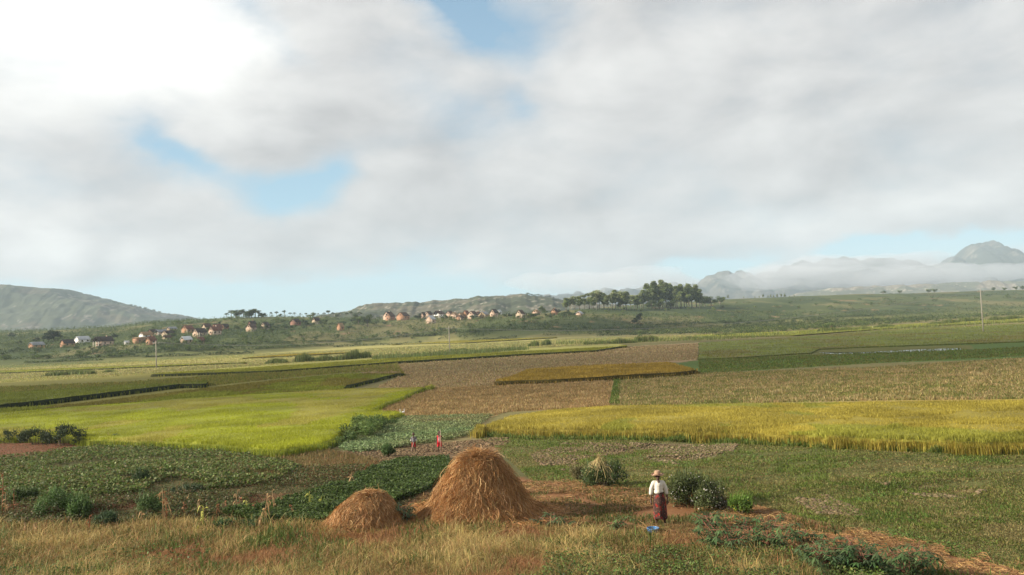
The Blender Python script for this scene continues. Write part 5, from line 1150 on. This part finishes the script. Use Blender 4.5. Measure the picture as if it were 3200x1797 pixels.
def skirt_extra(nt, tcn, c):
    mpn = nd(nt, 'ShaderNodeMapping', {0: tcn.outputs['Object'], 'Scale': (1, 1, .8)})
    v = nd(nt, 'ShaderNodeTexVoronoi', {0: mpn.outputs[0], 'Scale': 11.0, 'Randomness': 1.0}); v2 = nd(nt, 'ShaderNodeTexVoronoi', {0: mpn.outputs[0], 'Scale': 26.0})
    n = nd(nt, 'ShaderNodeTexNoise', {0: tcn.outputs['Object'], 'Scale': 7.0})
    red = mixc(nt, ramp(nt, v.outputs['Distance'], [(.33, 1.0), (.44, 0.0)]), (.055, .025, .02), (.24, .022, .016))
    pal = mixc(nt, ramp(nt, v2.outputs['Distance'], [(.16, 1.0), (.22, 0.0)]), red, (.34, .22, .14))
    return mixc(nt, ramp(nt, n.outputs[0], [(.5, 0.0), (.66, .6)]), pal, (.06, .035, .03))
M_skirt = pmat('patterned_cloth', .85, base=(.1, .05, .04), extra=skirt_extra)
M_shirt = pmat('cream_cotton', .85, base=(.62, .58, .50), nscale=5, namp=.05, bump=.02, bscale=14)
M_hat = pmat('woven_straw', .8, base=(.36, .23, .15), nscale=9, namp=.2, bump=.02, bscale=60)
wc = hit(2064 / 1.2422, 1646 / 1.2422)[0]; WS = (1646 - 1472) / FPX * wc[1] / 1.63
W_ = thing('person', tuple(wc), 'woman standing in a brown hat, cream shirt and red patterned skirt, arms hanging', 'person')
W_.scale = (WS, WS, WS)
hc = (-.01, -.03, 1.455)
caps = [((0, 0, .88), (0, 0, 1.02), .105, .09), ((0, 0, 1.02), (0, .0, 1.18), .085, .095), ((-.09, 0, 1.24), (.09, 0, 1.24), .065, .065), ((-.14, 0, 1.25), (.14, 0, 1.25), .045, .045), ((0, 0, 1.27), (-.005, -.015, 1.39), .05, .044),
        ((-.08, 0, .87), (-.10, -.01, .48), .085, .055), ((-.10, -.01, .48), (-.105, .015, .09), .055, .032), ((-.105, .02, .06), (-.125, -.14, .03), .033, .024),
        ((.08, 0, .87), (.115, -.01, .48), .085, .055), ((.115, -.01, .48), (.14, .015, .09), .055, .032), ((.14, .02, .06), (.165, -.14, .03), .033, .024), ((0, -.070, 1.285), (0, -.045, 1.33), .042, .042)]
caps += arm((-.15, 0, 1.25), (-.222, .015, 1.0), (-.235, -.03, .77), (-.235, -.045, .70), 1.0, -1, (.2, -.5, -.4)) + arm((.15, 0, 1.25), (.222, .015, 1.0), (.235, -.03, .77), (.235, -.045, .70), 1.0, 1, (-.2, -.5, -.4))
fused('body', caps, head_parts(hc), .0085, SK, W_); eyes(hc, 1.0, W_)
fused('shirt', [((-.14, 0, 1.25), (-.205, .012, 1.10), .064, .060), ((-.205, .012, 1.10), (-.225, .01, .965), .060, .058), ((.14, 0, 1.25), (.205, .012, 1.10), .064, .060), ((.205, .012, 1.10), (.225, .01, .965), .060, .058),
                ((-.11, .012, 1.245), (.11, .012, 1.245), .085, .085), ((0, -.012, 1.20), (0, -.012, 1.05), .128, .118)],
      [((0, .005, 1.14), (.138, .105, .17)), ((0, 0, 1.02), (.140, .112, .10)), ((-.03, -.03, 1.0), (.11, .10, .06)), ((0, .01, 1.2), (.15, .10, .10))], .010, M_shirt, W_, 3)
G = Geo(); zs = np.linspace(1.0, .24, 22)
G.loft([ering(.128 + .052 * sstep(0, 1, (1.0 - z) / .35) * 1 + .012 * (1 - z), .11 + .05 * sstep(0, 1, (1.0 - z) / .35), z, 64, .035 * (1.0 - z) / .76, 7, 1.3, .015, 0, .012 * (z < .3)) for z in zs], cap=False)
sk = G.mk('skirt', M_skirt, W_, smooth=True); sm = sk.modifiers.new('t', 'SOLIDIFY'); sm.thickness = .006
G = Geo(); prof = [(.170, .012), (.172, .0), (.13, -.012), (.100, .0), (.092, .03), (.088, .075), (.078, .105), (.05, .118), (.0, .112)]
G.loft([ering(max(r, .001), max(r, .001) * 1.08, z, 48, .0, 2, 0, -.012, -.03, .013 if r > .12 else 0) for r, z in prof], cap=False)
ht = G.mk('hat', M_hat, W_, smooth=True); ht.location = (0, 0, 1.505); sm = ht.modifiers.new('t', 'SOLIDIFY'); sm.thickness = .005
Geo().tube([(.094 * math.cos(a) - .012, .101 * math.sin(a) - .03, .012) for a in np.linspace(0, 6.283, 25)], .009, 5).mk('band', pmat('hat_band', .8, base=(.14, .07, .05)), ht)
# basin at her feet
bc = hit(2041 / 1.2422, 1668 / 1.2422)[0]
B_ = thing('basin', (bc[0], bc[1], bc[2] + .01), 'blue plastic basin on the grass at the feet of the woman', 'basin')
G = Geo(); G.loft([ering(r, r, z, 40) for r, z in [(.001, .0), (.13, .0), (.14, .02), (.150, .14), (.156, .145), (.146, .142), (.125, .03), (.12, .012), (.001, .012)]], cap=False)
M_blue = pmat('blue_plastic', .3, base=(.035, .13, .30), nscale=3, namp=.05, spec=.5); G.mk('bowl', M_blue, B_, smooth=True)
Geo().tube([(.158 * math.cos(a), .158 * math.sin(a), .146) for a in np.linspace(0, 6.283, 41)], .011, 8).mk('rim', pmat('blue_rim', .25, base=(.07, .20, .40), spec=.5), B_, smooth=True)

M_gsh = pmat('grey_knit', .9, base=(.20, .19, .20), nscale=5); M_wsl = pmat('white_sleeve', .9, base=(.6, .6, .58)); M_dred = pmat('dark_red_cloth', .9, base=(.28, .02, .02), nscale=4, namp=.1); M_red = pmat('red_cloth', .85, base=(.62, .02, .035), nscale=4, namp=.08)
M_wht = pmat('white_print', .8, base=(.75, .72, .70)); M_stick = pmat('pale_stick', .8, base=(.50, .36, .28), nscale=12, namp=.15); M_hair = pmat('black_hair', .9, base=(.012, .010, .009))
def child(px, py, top, label, red, seed):
    c = hit(px / 1.2422, py / 1.2422)[0]; Hc = 1.25; sc = (py - top) / FPX * c[1] / Hc
    t = thing('person', tuple(c), label, 'person'); t.scale = (sc, sc, sc); hc = (0, -.01, 1.125); s = 1.02
    caps = [((0, 0, .62), (0, 0, .78), .085, .078), ((0, 0, .78), (0, 0, .92), .078, .082), ((-.085, 0, .93), (.085, 0, .93), .052, .052), ((0, 0, .95), (0, -.005, 1.06), .04, .037)]
    for k in (-1, 1): caps += [((k * .058, 0, .60), (k * .075, -.01, .34), .066, .045), ((k * .075, -.01, .34), (k * .085, .012, .07), .043, .026), ((k * .085, .015, .045), (k * .10, -.11, .024), .027, .019)]
    if red:
        caps += arm((-.12, 0, .93), (-.165, .01, .74), (-.15, -.06, .57), (-.145, -.075, .52), .85, -1, (.2, -.5, -.4))
        caps += arm((.12, 0, .93), (.225, -.03, .83), (.135, -.14, .98), (.12, -.155, 1.02), .85, 1, (-.7, .3, 0))
    else:
        caps += arm((-.12, 0, .93), (-.165, -.01, .74), (-.05, -.13, .62), (-.02, -.15, .60), .85, -1, (-.3, .5, -.5))
        caps += arm((.12, 0, .93), (.165, -.01, .74), (.05, -.13, .65), (.02, -.15, .64), .85, 1, (.3, .5, -.5))
    fused('body', caps, head_parts(hc, s), .009, SK, t); eyes(hc, s, t)
    fused('hair', [], [((0, .018, 1.160), (.081, .092, .085))], .01, M_hair, t, 1)
    top_m = M_red if red else M_gsh
    fused('shirt', [((-.085, 0, .925), (.085, 0, .925), .060, .060)] + ([((k * .11, 0, .93), (k * .14, .0, .83), .052, .050) for k in (-1, 1)] if not red else []),
          [((0, 0, .80), (.108, .088, .18)), ((0, 0, .70), (.110, .092, .12)), ((0, .0, .88), (.105, .08, .10))], .010, top_m, t, 3)
    if not red:
        for k in (-1, 1): fused('sleeve', [((k * .135, .0, .85), (k * .17, -.005, .73), .046, .040)], [], .009, M_wsl, t, 2)
    fused('shorts', [(((k * .05), 0, .60), (k * .078, -.005, .36), .080, .066) for k in (-1, 1)], [((0, 0, .62), (.112, .092, .07))], .010, M_red if red else M_dred, t, 3)
    if red:                      # pale stripes and number printed on the jersey
        for x0, x1, z0, z1 in ((-.052, -.038, .60, .93), (.038, .052, .60, .93), (-.022, .012, .83, .85), (-.022, -.008, .70, .85), (-.022, .012, .70, .72), (.0, .014, .70, .78), (-.022, .012, .765, .785)):
            zz = (z0 + z1) / 2; q = Geo(); n = 9
            zs2 = np.linspace(z0, z1, n); yf = lambda x, z: -np.sqrt(np.maximum(0, 1 - (x / .112) ** 2)) * np.interp(z, [.58, .66, .75, .85, .93], [.088, .095, .095, .088, .070]) - .006
            V = np.concatenate([np.c_[np.full(n, x0), [yf(x0, z) for z in zs2], zs2], np.c_[np.full(n, x1), [yf(x1, z) for z in zs2], zs2]]); V = np.concatenate([V, V + (0, .012, 0)])
            k = np.arange(n - 1); q.add(V, None, np.concatenate([np.c_[k, k + 1, k + n + 1, k + n], np.c_[k, k + 2 * n, k + 2 * n + 1, k + 1], np.c_[k + n, k + n + 1, k + 3 * n + 1, k + 3 * n]])); q.mk('jersey_print', M_wht, t)
    return c, sc
c, sc = child(1294, 1413, 1352, 'child in a grey top and dark red shorts holding a short stick', False, 1)
o = Geo().tube([np.array((.02, -.16, .66)) * sc, np.array((-.10, -.19, .25)) * sc, np.array((-.19, -.22, -.10)) * sc], .014, 7).mk('stick', M_stick); o.location = c; tag(o, 'pale stick held down in front by the child in grey', 'stick')
c, sc = child(1374, 1413, 1347, 'child in a bright red sports jersey and red shorts holding a tall stick', True, 2)
o = Geo().tube([np.array((.10, -.175, 1.30)) * sc, np.array((.085, -.18, .6)) * sc, np.array((.06, -.2, -.10)) * sc], .014, 7).mk('stick', M_stick); o.location = c; tag(o, 'long upright stick held by the child in red', 'stick')

# ------------------------------------------------------------------ egrets
M_fea = pmat('white_feathers', .8, base=(.8, .8, .78), nscale=8, namp=.03); M_bill = pmat('yellow_bill', .5, base=(.6, .4, .05))
def egret(px, py, label, s=1.0, rz=0):
    c = hit(px / 1.2422, py / 1.2422)[0]; t = thing('egret', tuple(c), label, 'bird', 'white egrets in the fields', rz); t.scale = (s, s, s)
    fused('body', [((0, 0, .30), (.06, 0, .40), .05, .03), ((.06, 0, .40), (.03, 0, .50), .026, .02), ((.03, 0, .50), (.09, 0, .55), .02, .024)], [((-.04, 0, .28), (.14, .07, .07))], .010, M_fea, t, 2)
    Geo().tube([(.10, 0, .55), (.18, 0, .54)], [.010, .002], 6).mk('bill', M_bill, t)
    for k in (-1, 1): Geo().tube([(-.01, k * .03, .24), (0, k * .03, .12), (-.01, k * .035, 0)], .006, 5).mk('leg', M_hair, t)
egret(1252, 1298, 'small white egret at the tip of the bright green rice', 1.0, 2.5)
egret(1262, 1297, 'second white egret beside the bright green rice tip', 1.0, .3)
egret(1719, 1029, 'white egret on the shaded slope below the grove', 1.6, 1)
egret(2728, 1026, 'white egret by the right hand reeds', 1.6, 2)
egret(1446, 1052, 'white egret on the slope right of the middle pole', 1.6, 0)
# ------------------------------------------------------------------ air
def vol(name, dens, col, aniso=0.0):
    m = bpy.data.materials.new(name); m.use_nodes = True; nt = m.node_tree; nt.nodes.clear()
    v = nd(nt, 'ShaderNodeVolumePrincipled', {'Color': (*col, 1), 'Density': dens, 'Anisotropy': aniso})
    o = nt.nodes.new('ShaderNodeOutputMaterial'); nt.links.new(v.outputs[0], o.inputs['Volume'])
    return m
G = Geo(); G.box((-6000, -60, -12), (6000, 5900, 392)); hz = G.mk('haze', vol('haze', .000135, (.68, .84, 1.0)))
tag(hz, kind='stuff')
def puffs(name, c, size, n, dens, seed, label, flat=.5, col=(.97, .97, 1.0)):
    g = np.random.default_rng(seed); bm = bmesh.new()
    for i in range(n):
        a = g.uniform(-1, 1, 3); a[2] *= .6
        r = size[1] * g.uniform(.45, .9)
        M4 = Matrix.Translation((a[0] * size[0], a[1] * size[1] * .6, a[2] * size[2])) @ Matrix.Diagonal((r * 1.5, r, r * flat, 1))
        bmesh.ops.create_icosphere(bm, subdivisions=3, radius=1.0, matrix=M4)
    me = bpy.data.meshes.new(name); bm.to_mesh(me); bm.free()
    o = bpy.data.objects.new(name, me); COL.objects.link(o); o.location = c
    md = o.modifiers.new('u', 'REMESH'); md.mode = 'VOXEL'; md.voxel_size = size[1] * .09
    dg = bpy.context.evaluated_depsgraph_get(); me2 = bpy.data.meshes.new_from_object(o.evaluated_get(dg)); o.modifiers.clear(); o.data = me2
    v = np.empty(len(me2.vertices) * 3); me2.vertices.foreach_get('co', v); v = v.reshape(-1, 3)
    k = size[1]; nz = fbm(v[:, 0] / k * 2.2, v[:, 1] / k * 2.2 + v[:, 2] / k * 3, seed, 4); v *= (1 + nz * .35)[:, None]
    me2.vertices.foreach_set('co', v.ravel()); me2.materials.append(vol(name, dens, col, 0.3)); me2.update()
    return tag(o, label, 'cloud')
# real clouds to the left of the view, between the sun and the valley: their shade lies across the paddies
def cloud_over(x, y, z, sx, sy, sz, n, dens, seed, label):
    k = z / math.tan(SUN_EL); c = (x + math.sin(SUN_AZ) * k, y + math.cos(SUN_AZ) * k, z)
    return puffs('cloud', c, (sx, sy, sz), n, dens, seed, label, .35)
cloud_over(-80, 148, 900, 175, 66, 24, 20, .0095, 201, 'grey cloud left of the valley, shading the nearer left paddies')
cloud_over(150, 222, 920, 180, 82, 26, 20, .006, 203, 'larger grey cloud behind it, shading the right hand paddies')
cloud_over(190, 540, 950, 150, 60, 26, 12, .014, 202, 'farthest small cloud left of the valley, shading the right hand slope')

# low mist banks lying against the far mountains
def mist(px, py, sx, sy, sz, n, dens, seed, label, dist=3700):
    d = rayD(px / 1.2422, py / 1.2422); c = d * (dist / d[1]); c[2] += EYE
    return puffs('mist_bank', tuple(c), (sx, sy, sz), n, dens * .62, seed, label, .46, (.93, .95, 1.0))
mist(1880, 880, 330, 130, 30, 16, .006, 211, 'mist bank on the mountain behind the grove')
mist(2620, 868, 420, 140, 35, 22, .006, 212, 'long mist bank across the middle of the far mountain')
mist(3020, 862, 330, 130, 30, 18, .007, 213, 'mist bank wrapping the foot of the rocky peak')

mist(2690, 822, 300, 110, 24, 18, .008, 214, 'upper mist bank between the shoulder and the peak', 3900)
mist(2480, 850, 200, 100, 26, 10, .005, 215, 'mist bank over the shoulder of the mountain', 3800)
